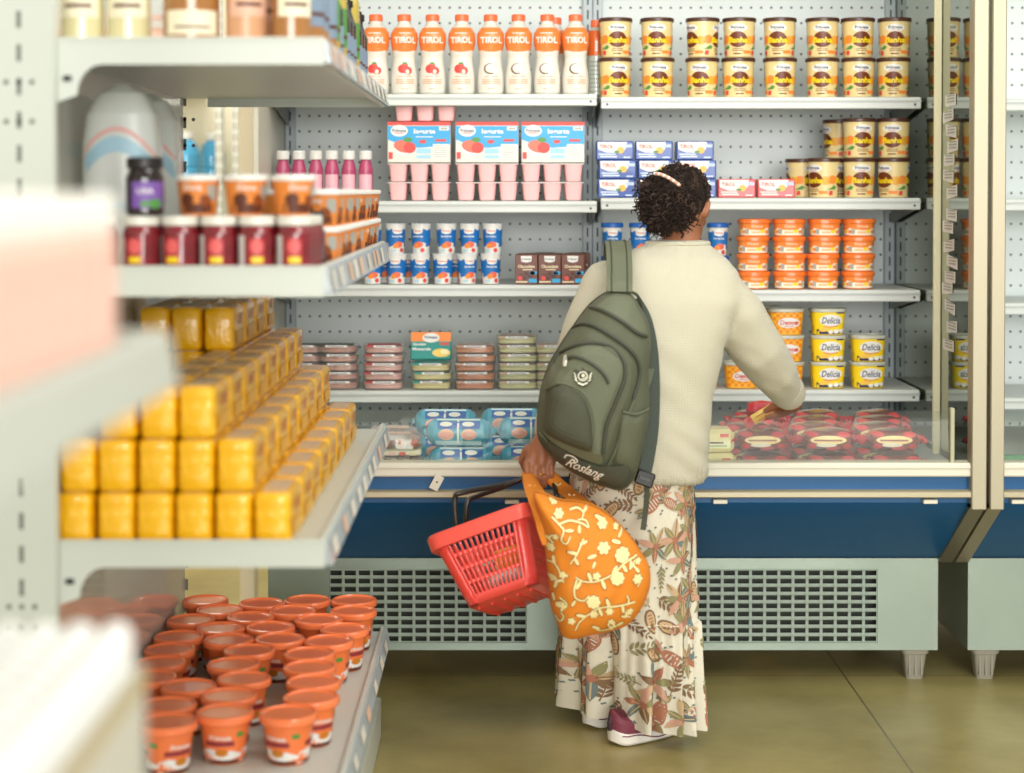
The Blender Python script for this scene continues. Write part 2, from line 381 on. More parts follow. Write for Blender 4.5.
def display_case(label, xa, xb, bays, grilles, legs, xbase, glass_end, detail):
    c = thing('display_refrigerator', label, 'refrigerator', ((xa+xb)/2, YB, 0)); ox = Vector(((xa+xb)/2, YB, 0))
    def done(mb, name, parent=c, **k):
        o = mb.build(name, parent, **k)
        if parent is c: o.location = -ox
        return o
    # base
    mb = MB(); b0, b1 = xbase; mb.box(b0+.004, b1-.004, YB+.07, YK+.06, .096, .37, mat('base_inner', '#3a3f38', .6)); done(mb, 'base_body')
    mb = MB(); edges = [b0]+[v for g in grilles for v in g[:2]]+[b1]
    for i in range(0, len(edges), 2):
        mb.box(edges[i], edges[i+1], YB, YB+.02, .094, .372, STEEL)
    for g in grilles:
        mb.box(g[0], g[1], YB, YB+.02, .094, g[2], STEEL); mb.box(g[0], g[1], YB, YB+.02, g[3], .372, STEEL)
    for xx in (b0, b1-.006): mb.box(xx, xx+.006, YB+.02, YK+.06, .094, .372, STEEL)
    done(mb, 'base_panel')
    for g in grilles:
        mb = MB(); lattice(mb, lambda u, v: (g[0]+(g[1]-g[0])*u, YB+.004, g[2]+(g[3]-g[2])*v), g[4], 9,   .80, .60, mat('grille_green', '#9cab9d', .5)); o = done(mb, 'vent_grille'); sheet_finish(o, .004)
    for lx, ly in legs:
        mb = MB(); LG = mat('foot_grey', '#908b7b', .55)
        mb.loft([(.026, .026, 0), (.027, .027, .012), (.036, .036, .078), (.042, .042, .08), (.042, .042, .096)], LG, 5, 24)
        for k in (-1, 0, 1):
            mb.box(lx*0+k*.018-.003, k*.018+.003, -.036, -.026, .014, .076, LG)
        for v in range(len(mb.v)): mb.v[v] = (mb.v[v][0]+lx, mb.v[v][1]+ly, mb.v[v][2])
        done(mb, 'leg')
    # bowed blue front
    mb = MB(); prof = [(YB+.002, .374), (YB-.14, .455), (YF+.103, .535), (YF+.038, .578), (YF+.016, .60), (YF+.016, .676)]
    along(prof+[(y+.03, z+.012) for y, z in reversed(prof[:-1])][:-1]+[(YB+.03, .40)], xa+.01, xb-.02, mb, BLUE); done(mb, 'blue_front_panel')
    mb = MB(); xr = glass_end
    along([(YF-.012, .617), (YF-.018, .621), (YF-.018, .634), (YF-.012, .638), (YF+.015, .638), (YF+.015, .617)], xa+.01, xb-.03, mb, mat('rail_silver', '#aea488', .35, metal=.3)); o = done(mb, 'bumper_rail')
    mb = MB()
    for bx in detail.get('rail_clips', []): mb.box(bx-.02, bx+.02, YF-.01, YF+.015, .60, .612, CREAM, .002)
    if detail.get('rail_clips'): done(mb, 'rail_clip')
    mb = MB(); mb.box(xa+.01, xb-.02, YF-.008, YF+.06, .676, .715, CREAM, .004)
    mb.box(xa+.01, xb-.02, YF-.012, YF-.006, .70, .708, CREAM, .001); done(mb, 'front_ledge')
    mb = MB(); mb.box(xa+.02, xr, YF+.012, YF+.018, ZG0-.002, ZG1, GLASS); done(mb, 'front_glass', angle=20)
    mb = MB(); mb.box(xr, xr+.012, YF+.005, YF+.027, ZG0-.002, ZG1+.01, mat('clip_olive', '#a8a688', .4), .002); done(mb, 'glass_clip')
    mb = MB(); DK = mat('deck_grey', '#9aa29c', .4)
    mb.box(xa+.02, xb-.01, YF+.06, YK, .648, .66, DK); mb.box(xa+.02, xb-.01, YF+.05, YF+.062, .648, .70, DK); done(mb, 'deck_tray')
    # pegboard back, uprights
    for (x0, x1, zs) in bays:
        mb = MB(); mb.box(x0+.0, x1, YK, YK+.02, .66, 2.32, PEG); done(mb, 'back_panel')
    ups = [bays[0][0]-.004]+[(a[1]+b[0])/2 for a, b in zip(bays, bays[1:])]+[bays[-1][1]+.003]
    for i, ux in enumerate(ups):
        ua, ub = ux-.034, ux+.034
        if i == 0: ua = ux-.01
        if i == len(ups)-1: ub = ux+.004
        mb = MB(); mb.box(ua, ub, YK-.03, YK, .66, 2.32, mat('upright_blue_grey', '#b3bfc4', .4), .002)
        z = .72
        while z < 2.25:
            for sx in (-.017, .017):
                if ua < ux+sx-.004 and ux+sx+.004 < ub: mb.drect(flat(YK-.03), ux+sx-.0025, ux+sx+.0025, z, z+.032, DARK, .0006, 1)
            z += .05
        mb.drect(flat(YK-.03), max(ua, ux-.002), min(ub, ux+.002), .67, 2.3, mat('seam_dark', '#5d6568', .6), .0004, 1)
        done(mb, 'upright')
    for (x0, x1, zs) in bays:
        for z in zs:
            mb = MB(); a, b = x0+.004, x1-.004
            mb.box(a, b, YS+.012, YK-.03, z-.012, z-.001, GREY)
            mb.box(a, b, YS, YS+.014, z-.038, z, GREY, .003)
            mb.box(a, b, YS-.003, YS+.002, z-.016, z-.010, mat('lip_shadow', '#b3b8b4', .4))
            for ex in (a+.02, b-.02): mb.dell(flat(YS), ex, z-.024, .0045, .0045, mat('rivet_dark', '#4d4f4c', .4), .0006, 8, nr=1)
            sh = done(mb, 'shelf')
            for ex in (a+.002, b-.006):
                m2 = MB(); m2.prism([(YK-.03, z-.012), (YK-.03, z-.085), (YK-.06, z-.085), (YS+.03, z-.034), (YS+.015, z-.012)], lambda p: (ex, p[0], p[1]), lambda p: (ex+.004, p[0], p[1]), mat('bracket_grey', '#8f9792', .45))
                m2.build('shelf_bracket', sh)
    # canopy
    mb = MB(); along([(YF+.1, 2.42), (YF+.1, 2.50), (YK+.08, 2.50), (YK+.08, 2.36), (YF+.3, 2.36)], xa, xb, mb, WHITE); done(mb, 'canopy')
    mb = MB(); mb.box(xa, xb, YK+.02, YK+.08, .37, 2.40, WHITE); done(mb, 'rear_wall')
    return c, done

SHL = [ZAT(94, YS), ZAT(201, YS), ZAT(285, YS), ZAT(391, YS)]
SHR = [ZAT(97, YS), ZAT(198, YS), ZAT(290, YS), ZAT(390, YS)]
XL0, XL1, XR0, XR1 = XAT(271, YS), XAT(598, YS), XAT(599.5, YS), XAT(921.5, YS)
XM = XAT(923, YS)      # mirror plane of the right end panel
gl = XAT(329, YB, .25); gr = XAT(527, YB, .25); hl = XAT(694, YB, .25); hr = XAT(878, YB, .25)
gz0, gz1 = ZAT(643, YB), ZAT(569, YB)
case, done = display_case('open refrigerated display case full of dairy tubs and yogurt, with blue front and vent grilles', XL0-.03, XM+.012,
    [(XL0, XL1, SHL), (XR0, XR1, SHR)], [(gl, gr, gz0, gz1, 14), (hl, hr, gz0, gz1, 13)],
    [(XAT(913, 5.45, .05), 5.45), (-.66, 5.45), (XAT(913, 5.45, .05), 6.2), (-.66, 6.2)], (XAT(268, YB, .3), XAT(938, YB, .3)), XAT(951, YF, .78),
    dict(rail_clips=[XAT(512, YF, .6), XAT(720, YF, .6), XAT(930, YF, .6)]))
# right end: reflecting glass, cream inner bar, aluminium frame that turns back under the front
mb = MB(); mb.box(XM, XM+.008, YF+.03, YK, .68, 2.34, MIRR); done(mb, 'end_glass_panel')
mb = MB(); mb.box(XM-.024, XM-.001, 5.56, 5.572, .663, 2.34, mat('bar_cream', '#e4dcb8', .4), .002); done(mb, 'end_panel_bar')
mb = MB(); ya = YF-.022
mb.box(XM-.044, XM-.001, ya, ya+.05, .585, 2.36, ALU, .003)
mb.prism([(ya, .60), (ya+.05, .60), (YB+.03, .385), (YB, .36)], lambda p: (XM-.044, p[0], p[1]), lambda p: (XM-.001, p[0], p[1]), mat('frame_worn', '#8f8a76', .35, metal=.6)); done(mb, 'end_frame')
mb = MB(); mb.box(XL0-.024, XL0-.006, 5.56, YK+.05, .662, 2.36, mat('end_board', '#d9d6c6', .4), .003); done(mb, 'end_board')
# shelf-edge paper tags stuck down the end glass
tags_y = [100, 116, 131, 146, 160, 176, 192, 215, 227, 246, 262, 277, 288, 307, 327, 345]
mb = MB()
for k, ty in enumerate(tags_y):
    Yt = 5.45+.03*math.sin(k*1.7); zt = ZAT(ty, Yt); h = .017; tl = .015*math.sin(k*2.3)
    mb.add([(XM-.0015, Yt-.065, zt+tl*.4-h), (XM-.0015, Yt+.065, zt-tl*.4-h), (XM-.0015, Yt+.065, zt-tl*.4+h), (XM-.0015, Yt-.065, zt+tl*.4+h)], [(0, 1, 2, 3)], PWHITE)
    for j in range(3):
        q = zt+.011-.009*j; mb.add([(XM-.003, Yt-.052, q), (XM-.003, Yt+.04, q), (XM-.003, Yt+.04, q+.004), (XM-.003, Yt-.052, q+.004)], [(0, 1, 2, 3)], PGREY)
done(mb, 'price_tag_strip')
# hoses and floor-side pipes under the base
for i, (pa, pb, pz) in enumerate([((395, 655), (450, 660), 0), ((730, 660), (795, 655), 0)]):
    a = P(*pa, 5.7); b = P(*pb, 5.7); mb = MB()
    mb.tube([(a.x+(b.x-a.x)*t, 5.72, .094-.07*math.sin(math.pi*t)) for t in [k/10 for k in range(11)]], .011, mat('hose_tan', '#b58a3a', .5)); done(mb, 'drain_hose')
# loose tag hanging from the ledge
mb = MB(); a = P(437, 482, YF-.014)
mb.M = Matrix.Translation(a) @ Matrix.Rotation(R(28), 4, 'Y'); mb.box(-.013, .013, -.002, 0, -.024, .02, CREAM, .001); mb.dell(flat(-.002), 0, 0, .003, .003, PBROWN, .0006, 8, nr=1)
o = mb.build('hanging_tag'); tag(o, 'small cream tag hanging askew from the ledge above the blue front', 'tag')

xa2 = XM+.030
case2, done2 = display_case('empty refrigerated display case at the right edge, neighbouring the full one', xa2, xa2+2.2,
    [(xa2+.03, xa2+1.1, [ZAT(99, YS), ZAT(199, YS), ZAT(303, YS), ZAT(398, YS)]), (xa2+1.1, xa2+2.15, [ZAT(99, YS), ZAT(199, YS), ZAT(303, YS), ZAT(398, YS)])],
    [(xa2+.4, xa2+1.0, gz0, gz1, 14)], [(XAT(983, 5.45, .05), 5.45), (xa2+2., 5.45), (XAT(983, 5.45, .05), 6.2), (xa2+2., 6.2)], (XAT(968, YB, .3), xa2+2.15), xa2+2.1, dict(rail_clips=[XAT(1018, YF, .6)]))
mb = MB(); mb.box(xa2-.022, xa2+.018, ya, ya+.05, .585, 2.36, ALU, .003)
mb.prism([(ya, .60), (ya+.05, .60), (YB+.03, .385), (YB, .36)], lambda p: (xa2-.022, p[0], p[1]), lambda p: (xa2+.018, p[0], p[1]), ALU); done2(mb, 'end_frame')
mb = MB(); mb.box(xa2-.012, xa2-.004, YF+.03, YK, .68, 2.34, mat('end_panel_white', '#d9dcd2', .3)); done2(mb, 'end_panel')
mb = MB(); mb.box(xa2+.03, xa2+2.1, YF+.07, YF+.095, .70, .725, mat('led_green', '#4f8f6a', .4)); done2(mb, 'deck_trim')

# ================================================================== gondola shelving on the left
GX0, GX1 = -.868, -.315       # back panel and lip
GY0, GY1 = 3.227, 4.85
LV = [(1.752, 1.703), (1.343, 1.288), (.850, .800), (.300, .255)]
GWHITE = mat('gondola_white', '#c8cec5', .35); GSIDE = mat('gondola_side', '#c6ccc2', .4)
CHAN = clear('price_channel', '#cfe0ea', .1, .1, .55, '#d3dee2')
def gondola(label, y0, y1, levels, back, tops):
    g = thing('gondola_shelving', label, 'shelving', ((GX0+GX1)/2, (y0+y1)/2, 0)); ox = Vector(((GX0+GX1)/2, (y0+y1)/2, 0))
    def done(mb, name, parent=g):
        o = mb.build(name, parent)
        if parent is g: o.location = -ox
        return o
    for yy in (y0-.03, y1+.002):
        mb = MB(); mb.box(-.935, -.80 if yy < y0 else -.872, yy, yy+.028, 0, 2.25, GSIDE, .003)
        z = .10
        while z < 2.2:
            if not (.62 < z < .74):
                mb.drect(flat(yy), -.866, -.858, z, z+.030, mat('slot_grey', '#6d7067', .6), .0006, 1)
            z += .0595
        for z in (.66, .70, .735, 1.60, 1.67):
            for xx in (-.885, -.862, -.839): mb.dell(flat(yy), xx, z, .005, .005, mat('slot_grey', '#6d7067', .6), .0006, 10, nr=1)
        done(mb, 'upright')
    if back:
        mb = MB(); mb.box(GX0-.006, GX0+.002, y0, y1, .06, 2.2, mat('back_sheet', '#e6e3d6', .12, coat=.6)); done(mb, 'back_panel')
    mb = MB(); mb.box(-.86, -.335, y0+.01, y1-.01, 0, .11, GSIDE, .004); done(mb, 'base_plinth')
    for i, (zt, zb) in enumerate(levels):
        mb = MB(); mb.box(GX0+.004, GX1-.02, y0+.003, y1-.003, zt-.026, zt-.014, GWHITE)
        mb.box(GX1-.022, GX1-.008, y0, y1, zb, zt, GWHITE, .003)
        mb.box(-.80, GX1-.022, y1-.004, y1-.002, zb, zt-.014, GWHITE)
        sh = done(mb, 'shelf')
        mb = MB(); mb.prism([(GX1-.008, zb+.004), (GX1+.004, zb+.002), (GX1-.004, zt-.004), (GX1-.008, zt-.004)], lambda p: (p[0], y0+.004, p[1]), lambda p: (p[0], y1-.004, p[1]), CHAN if y0 > 1 else GWHITE)
        rnd = random.Random(int(zt*1000)+int(y0*10))
        y = y0+.05
        while y < y1-.12 and y0 > 1:
            wv = rnd.uniform(.05, .075)
            col = mat('tag_paper', '#eeeadd', .5) if rnd.random() < .75 else mat('tag_orange', '#f2c9ac', .5)
            mb.add([(GX1+.0055, y, zb+.008), (GX1+.0055, y+wv, zb+.008), (GX1-.001, y+wv, zt-.010), (GX1-.001, y, zt-.010)], [(0, 1, 2, 3)], col)
            y += wv+rnd.uniform(.04, .16)
        mb.build('price_channel', sh)
        for yy in (y0-.004,) if y0 > 1 else (y0-.004, y1+.001):
            d = .055
            arc = [(-.735+.0*k, 0) for k in ()]
            poly = [(-.80, zt), (GX1-.010, zt), (GX1-.010, zb), (-.72, zb)]+[(-.72-.045*math.sin(a), zb-d*(1-math.cos(a))) for a in [R(t) for t in (15, 30, 45, 60, 75, 90)]]+[(-.80, zb-d-.012)]
            mb = MB(); mb.prism(poly, lambda p: (p[0], yy, p[1]), lambda p: (p[0], yy+.003, p[1]), GWHITE)
            mb.box(-.795, GX1-.012, yy-.002, yy, zt-.006, zt-.001, GSIDE); mb.box(-.79, -.775, yy-.002, yy+.001, zb-.03, zb-.02, DARK)
            mb.build('shelf_bracket', sh)
    return g
gondola('white gondola shelving unit stacked with jam jars, yellow packs and orange lidded tubs', GY0, GY1, LV, True, 2.2)
gondola('blurred white gondola shelving unit nearest the camera at the left edge', .55, 1.717, LV[1:], True, 2.2)

# a gondola in the next aisle, seen through the gap
g = thing('gondola_shelving', 'cream gondola shelving far behind, with perforated posts and water jugs', 'shelving', (-1.9, 8.6, 0))
for xx in (XAT(219, 8.4, 1.7), XAT(236, 8.4, 1.7)):
    mb = MB(); wv = .026 if xx < -1.37 else .018; mb.box(xx-wv+1.9, xx+wv+1.9, -.2, -.16, 0, 2.5, WHITE, .002)
    z = .1
    while z < 2.45:
        for q in (-.010, .010): mb.drect(flat(-.2), xx+1.9+q-.004, xx+1.9+q+.004, z, z+.035, mat('slot_tan', '#a89f86', .6), .0008, 1)
        z += .052
    mb.build('upright', g)
for z in (.30, 1.50, 1.98):
    mb = MB(); mb.box(-.9, .42, -.15, .35, z-.04, z, CREAM, .004); mb.build('shelf', g)
mb = MB(); mb.box(-.9, .60, .35, .37, 0, 2.5, mat('back_cream', '#e9e3cb', .6)); mb.build('back_panel', g)
def mk_jug():
    t = thing('water_jug', None, None); mb = MB()
    mb.lathe([(.055, 0), (.063, .02), (.063, .08), (.060, .09), (.063, .10), (.063, .15), (.05, .20), (.024, .225), (.022, .235)], mat('jug_blue', '#4aa3cf', .2, coat=.4), 24); mb.build('jug_body', t)
    mb = MB(); mb.lathe([(.030, .225), (.032, .23), (.032, .255), (.028, .26)], PWHITE, 16); mb.build('cap', t); return t
JUG = Proto(mk_jug)
for k, (x, y) in enumerate([(XAT(184, 8.5, 1.6), 8.58), (XAT(206, 8.6, 1.6), 8.78)]):
    JUG.at((x, y, 1.501), ['blue water jug with white cap far behind, left of the perforated post', 'blue water jug with white cap far behind, touching the perforated post'][k], 'jug', 'water jugs on the far gondola')
def mk_redbox():
    t = thing('carton_box', None, None); mb = MB(); mb.box(-.047, .047, -.09, .09, 0, .21, mat('box_crimson', '#b22d4a', .45), .003); mb.build('box_body', t)
    mb = MB(); f = flat(-.09); mb.drect(f, -.042, .042, .12, .155, mat('box_maroon', '#7a1c38', .45)); mb.dtext(f, 'Frutas', 0, .175, .085, PWHITE); mb.dell(f, 0, .085, .035, .02, PRED); mb.dtext(f, 'Vermelhas', 0, .138, .08, PWHITE); mb.build('printed_label', t); return t
RB = Proto(mk_redbox)
for k, px in enumerate((184, 205)):
    RB.at((XAT(px, 8.5, .45), 8.58, .301), ['crimson printed carton on the low far shelf, half hidden at left', 'crimson printed carton on the low far shelf, beside the perforated post'][k], 'box', 'crimson cartons on the far gondola')

# ================================================================== goods on the gondola
def jar_label(mb, prof, x0, x1, z0, z1, m, e=.0006):
    f = wrap(prof); mb.drect(f, x0, x1, z0, z1, m, e, 8); return f
def mk_jam():
    t = thing('jam_jar', None, None); prof = [(.030, .030, 0), (.0335, .0335, .006), (.034, .034, .070), (.030, .030, .082), (.028, .028, .086)]
    mb = MB(); mb.loft(prof, mat('jam_red', '#7d1620', .12, coat=.7, var=.25, vscale=40), 2, 24); mb.build('glass_jar', t)
    mb = MB(); mb.lathe([(.0325, .084), (.0335, .086), (.0335, .098), (.031, .101)], mat('lid_cream', '#e4e2d6', .3), 24); mb.build('lid', t)
    mb = MB(); f = jar_label(mb, prof, -.012, .018, .014, .062, mat('jam_label', '#a8232c', .45))
    mb.dell(f, .004, .046, .012, .014, mat('berry_pink', '#e0605e', .45)); mb.drect(f, -.006, .016, .016, .027, PYEL, .001, 4); mb.drect(f, -.031, -.019, .010, .066, PWHITE, .0006, 2); mb.build('paper_label', t)
    return t
JAM = Proto(mk_jam)
def mk_grape():
    t = thing('grape_jelly_jar', None, None); prof = [(.031, .031, 0), (.0345, .0345, .006), (.035, .035, .068), (.030, .030, .080), (.028, .028, .088)]
    mb = MB(); mb.loft(prof, mat('grape_dark', '#20110f', .1, coat=.7), 2, 24); mb.build('glass_jar', t)
    mb = MB(); mb.lathe([(.032, .086), (.033, .088), (.033, .104), (.030, .107)], BLACK, 24); mb.build('lid', t)
    mb = MB(); f = wrap(prof); mb.drect(f, -.034, .034, .014, .062, mat('grape_purple', '#7a55a8', .45), .0006, 10); mb.dell(f, .012, .022, .014, .009, PGREEN); mb.dell(f, -.008, .022, .008, .006, PGREEN); mb.dtext(f, 'UVA', -.006, .045, .03, PWHITE, .001); mb.build('paper_label', t); return t
GRAPE = Proto(mk_grape)
def mk_caramel():
    t = thing('caramel_cup', None, None); prof = [(.032, .032, 0), (.040, .040, .066)]
    mb = MB(); mb.loft(prof, mat('caramel_orange', '#e2873a', .35), 2, 24)
    f = wrap(prof); mb.drect(f, -.036, .036, .004, .022, PBROWN, .0006, 8); mb.dell(f, -.015, .03, .012, .012, PBROWN); mb.dell(f, .018, .028, .010, .011, mat('caramel_deep', '#8a4418', .4)); mb.drect(f, .022, .036, .028, .056, PGREY, .0006, 3); mb.dtext(f, 'Doce', -.004, .052, .034, PWHITE, .001); mb.build('cup', t)
    mb = MB(); mb.lathe([(.0415, .064), (.0425, .066), (.0425, .072), (.040, .075)], mat('lid_white', '#eeeee8', .3), 24); mb.build('lid', t); return t
CAR = Proto(mk_caramel)
zs2 = LV[1][0]-.013
xs = [-.666, -.5955, -.525, -.4545, -.384]
yr = 3.30
for r in range(3):
    for i, x in enumerate(xs):
        if r > 0 and i < 3 and r > 1: continue
        JAM.at((x+random.uniform(-.001, .001), yr+r*.074, zs2), 'red jam jar, %s from the left in the %s row of the jam jars' % (ORD[i+1 if r < 2 else i-3], ['front', 'second', 'third'][r]), 'jar', 'red jam jars on the gondola', random.uniform(-.5, .5))
GRAPE.at((-.388, 3.53, zs2), 'dark grape jelly jar with purple label, last in line behind the jam jars', 'jar', 'grape jelly jars')
JAM.at((-.742, 3.30, zs2), 'leftmost red jam jar, half hidden behind the blurred pink bottles', 'jar', 'red jam jars on the gondola')
GRAPE.at((-.660, 3.30, zs2+.1018), 'dark grape jelly jar with purple label standing on top of the jam jars', 'jar', 'grape jelly jars', .4)
k = 0
for i, x in enumerate((-.568, -.480)):
    CAR.at((x, 3.335, zs2+.1018), 'orange caramel cup with white lid on top of the jam jars, %s from the left' % ORD[i], 'tub', 'orange caramel cups', .3*i)
for r in range(14):
    for c in range(2):
        y = 3.64+r*.088
        if y > 4.80: continue
        for lay in range(2):
            CAR.at((-.372-c*.088, y, zs2+lay*.0755), 'orange caramel cup with white lid, %s layer, %s row, %s from the near end' % (['lower', 'upper'][lay], ['outer', 'inner'][c], ORD[r]), 'tub', 'orange caramel cups', random.uniform(-.4, 1.2))
CAR.at((-.392, 3.335, zs2+.1018), 'orange caramel cup with white lid at the outer corner on top of the jam jars', 'tub', 'orange caramel cups', .5)

# bottles and jars on the top shelf
def mk_bottle(body, h, r, neck, labm, capm, lh=(.3, .75), name='bottle'):
    def fn():
        t = thing(name, None, None); prof = [(r*.93, r*.93, 0), (r, r, .008), (r, r, h*.68), (r*.75, r*.75, h*.78), (neck, neck, h*.86), (neck, neck, h*.93)]
        mb = MB(); mb.loft(prof, body, 2, 22); mb.build('glass_bottle', t)
        mb = MB(); mb.lathe([(neck+.003, h*.91), (neck+.004, h*.92), (neck+.004, h*.99), (neck+.002, h)], capm, 18); mb.build('cap', t)
        mb = MB(); f = wrap(prof); mb.drect(f, -r*.85, r*.85, h*.68*lh[0], h*.68*lh[1], labm, .0006, 8); mb.drect(f, -r*.6, r*.6, h*.68*(lh[0]+.1), h*.68*(lh[0]+.14), PBROWN, .001, 5); mb.build('paper_label', t); return t
    return fn
AMB = mat('amber_glass', '#a4703a', .12, coat=.6); PALE = mat('pale_oil', '#d9cf9f', .15, coat=.5); OLV = mat('olive_oil', '#b8a24a', .12, coat=.6); DKB = mat('dark_bottle', '#2a2c2e', .15, coat=.6)
GOLD = mat('gold_cap', '#c8a04a', .3, metal=.6); LCREAM = mat('label_cream', '#efe6c8', .5); LBLUE = mat('label_steel', '#7f93a8', .5)
kinds = dict(pale=Proto(mk_bottle(PALE, .26, .040, .015, LCREAM, PWHITE)), honey=Proto(mk_bottle(AMB, .16, .052, .034, LCREAM, PWHITE, (.2, .6), 'honey_jar')), amber=Proto(mk_bottle(AMB, .27, .036, .015, LCREAM, GOLD)),
    tan=Proto(mk_bottle(mat('tan_bottle', '#cf9a72', .3), .27, .038, .016, mat('label_pink', '#e2b49a', .5), GOLD)), steel=Proto(mk_bottle(AMB, .28, .040, .015, LBLUE, GOLD, (.25, .95))), oil=Proto(mk_bottle(OLV, .28, .030, .013, PGREEN, GOLD)), dark=Proto(mk_bottle(DKB, .19, .030, .018, LBLUE, BLACK)))
zs1 = LV[0][0]-.013
row = [(-.77, 'pale'), (-.685, 'pale'), (-.555, 'honey'), (-.475, 'tan'), (-.395, 'amber'), (-.60, 'pale')]
nm = {'pale': 'pale oil bottle', 'honey': 'squat amber honey jar with white lid', 'amber': 'amber bottle with cream label', 'tan': 'tan bottle with pink label', 'steel': 'amber bottle with steel blue label', 'oil': 'slim green oil bottle', 'dark': 'dark bottle with black cap'}
for i, (x, kd) in enumerate([(-.775, 'pale'), (-.69, 'pale'), (-.575, 'honey'), (-.475, 'tan'), (-.392, 'amber')]):
    kinds[kd].at((x, 3.31, zs1), '%s, %s from the left, front row, top gondola shelf' % (nm[kd], ORD[i]), 'bottle', 'bottles on the top gondola shelf', .1*i)
for r in range(15):
    kd = ['steel', 'steel', 'oil', 'steel', 'oil', 'oil', 'dark', 'oil', 'dark', 'dark', 'dark', 'oil', 'dark', 'dark', 'dark'][r]
    y = 3.42+r*.086
    kinds[kd].at((-.382, y, zs1), '%s, outer file of top gondola shelf, %s behind the front' % (nm[kd], ORD[r]), 'bottle', 'bottles on the top gondola shelf', R(60))
    if r < 6: kinds[['tan', 'steel', 'amber', 'tan', 'pale', 'oil'][r]].at((-.475, y, zs1), '%s, inner file of top gondola shelf, %s behind the front' % (nm[['tan', 'steel', 'amber', 'tan', 'pale', 'oil'][r]], ORD[r]), 'bottle', 'bottles on the top gondola shelf', R(30))

# big stand-in packs at the back of the middle shelf, bands imitate reflections
def mk_bigpack():
    t = thing('stand_in_pack', None, None); mb = MB(); PK = mat('pack_film', '#dfe3dd', .25, coat=.3)
    prof = [(.02, .02, -.16), (.15, .06, -.155), (.165, .068, -.12), (.165, .068, .12), (.15, .06, .155), (.02, .02, .16)]
    mb.M = Matrix.Diagonal((.47, .9, 1.2, 1))
    mb.loft([(.155, .06, 0), (.165, .068, .02), (.165, .068, .13), (.165, .068, .2), (.15, .062, .25), (.10, .045, .285), (.03, .02, .30)], PK, 3, 32)
    f = wrap([(.165, .068, 0), (.165, .068, .2), (.15, .062, .25), (.10, .045, .285), (.03, .02, .3)], 3)
    for z0, wd, m in ((.225, .008, PPINK), (.20, .026, mat('pack_blue', '#a9cfe0', .4)), (.10, .012, mat('pack_pale', '#c9dbe0', .4))):
        mb.dline(f, [(-.155+.31*k/16, z0-.045*((k-8)/8)**2) for k in range(17)], wd, m, .001)
    mb.build('pack_body', t); return t
BP = Proto(mk_bigpack)
BP.at((-.768, 3.62, zs2), 'white stand-in pack, pink and blue bands imitating reflections behind the jam jars, nearer one', 'package', 'large stand-in packs')
BP.at((-.788, 3.95, zs2), 'white stand-in pack, pink and blue bands imitating reflections behind the jam jars, farther one', 'package', 'large stand-in packs')

# yellow packs: stepped stack
def mk_pack():
    t = thing('foil_pack', None, None); W, D, H = .0345, .086, .093
    YL = [mat('foil_yellow', '#fbb90a', .26, var=.12, vscale=14, bump=.8, bscale=34, coat=.4)]
    mb = MB(); n = 8; rr = []
    def sec(w, d, z, nn=7):
        o = []
        for k in range(36):
            a = 2*math.pi*k/36; c, q = math.cos(a), math.sin(a)
            o.append((w*math.copysign(abs(c)**(2/nn), c)+random.uniform(-.0012, .0006), d*math.copysign(abs(q)**(2/nn), q)+random.uniform(-.0016, .0008), z))
        return o
    mb.rings([sec(W*.90, D*.93, 0), sec(W*.985, D*.985, .005), sec(W, D, .02), sec(W*.985, D, .035), sec(W, D*.995, .05), sec(W*.985, D, .067), sec(W, D, .078), sec(W*.985, D*.985, H-.006), sec(W*.88, D*.93, H)], YL[0])
    mb.box(-W*.55, W*.55, -D*.86, -D*.84+.10, H-.0005, H+.002, mat('foil_fold', '#d9b06a', .3, bump=.3))
    mb.build('foil_brick', t)
    mb = MB(); mb.box(-W*.62, W*.62, -D*.55, D*.75, H+.0005, H+.0025, mat('pack_tag', '#c9b39a', .35, var=.2, vscale=60)); mb.drect(lambda x, z, e: (W+.0012+e, x, z), -D*.7, D*.7, .012, .040, mat('pack_print', '#e6b24a', .4), .0003, 3)
    mb.dtext(lambda x, z, e: (W+.0016+e, x, z), 'CAFE', 0, .065, .07, mat('pack_print_red', '#b9541c', .4), .0003); mb.build('printed_label', t); return t
YP = Proto(mk_pack)
zs3 = LV[2][0]-.013
x0 = -.777
def yellow(layer, col, row_, jx=0):
    x = x0+col*.0715+(.004 if layer else 0)+jx; y = 3.325+row_*.178
    YP.at((x+random.uniform(-.001, .001), y+random.uniform(-.0005, .0005), zs3+layer*.0965), 'yellow foil brick, %s layer, %s column from left, %s row from front' % (['bottom', 'second', 'third', 'fourth', 'fifth'][layer], ORD[col], ORD[row_]), 'package', 'yellow foil packs', random.uniform(-.015, .015))
for r in range(8):
    for c in range(6):
        if r == 0 or c >= 3 or r >= 6: yellow(0, c, r)
    for c in range(5):
        if r == 0 or c >= 3 or r >= 6: yellow(1, c, r)
    for c in range(4):
        if (c >= 1 if r == 0 else (c >= 2 if r < 4 else True)): yellow(2, c, r, .004)
    for c in range(3):
        if r >= 4: yellow(3, c, r)

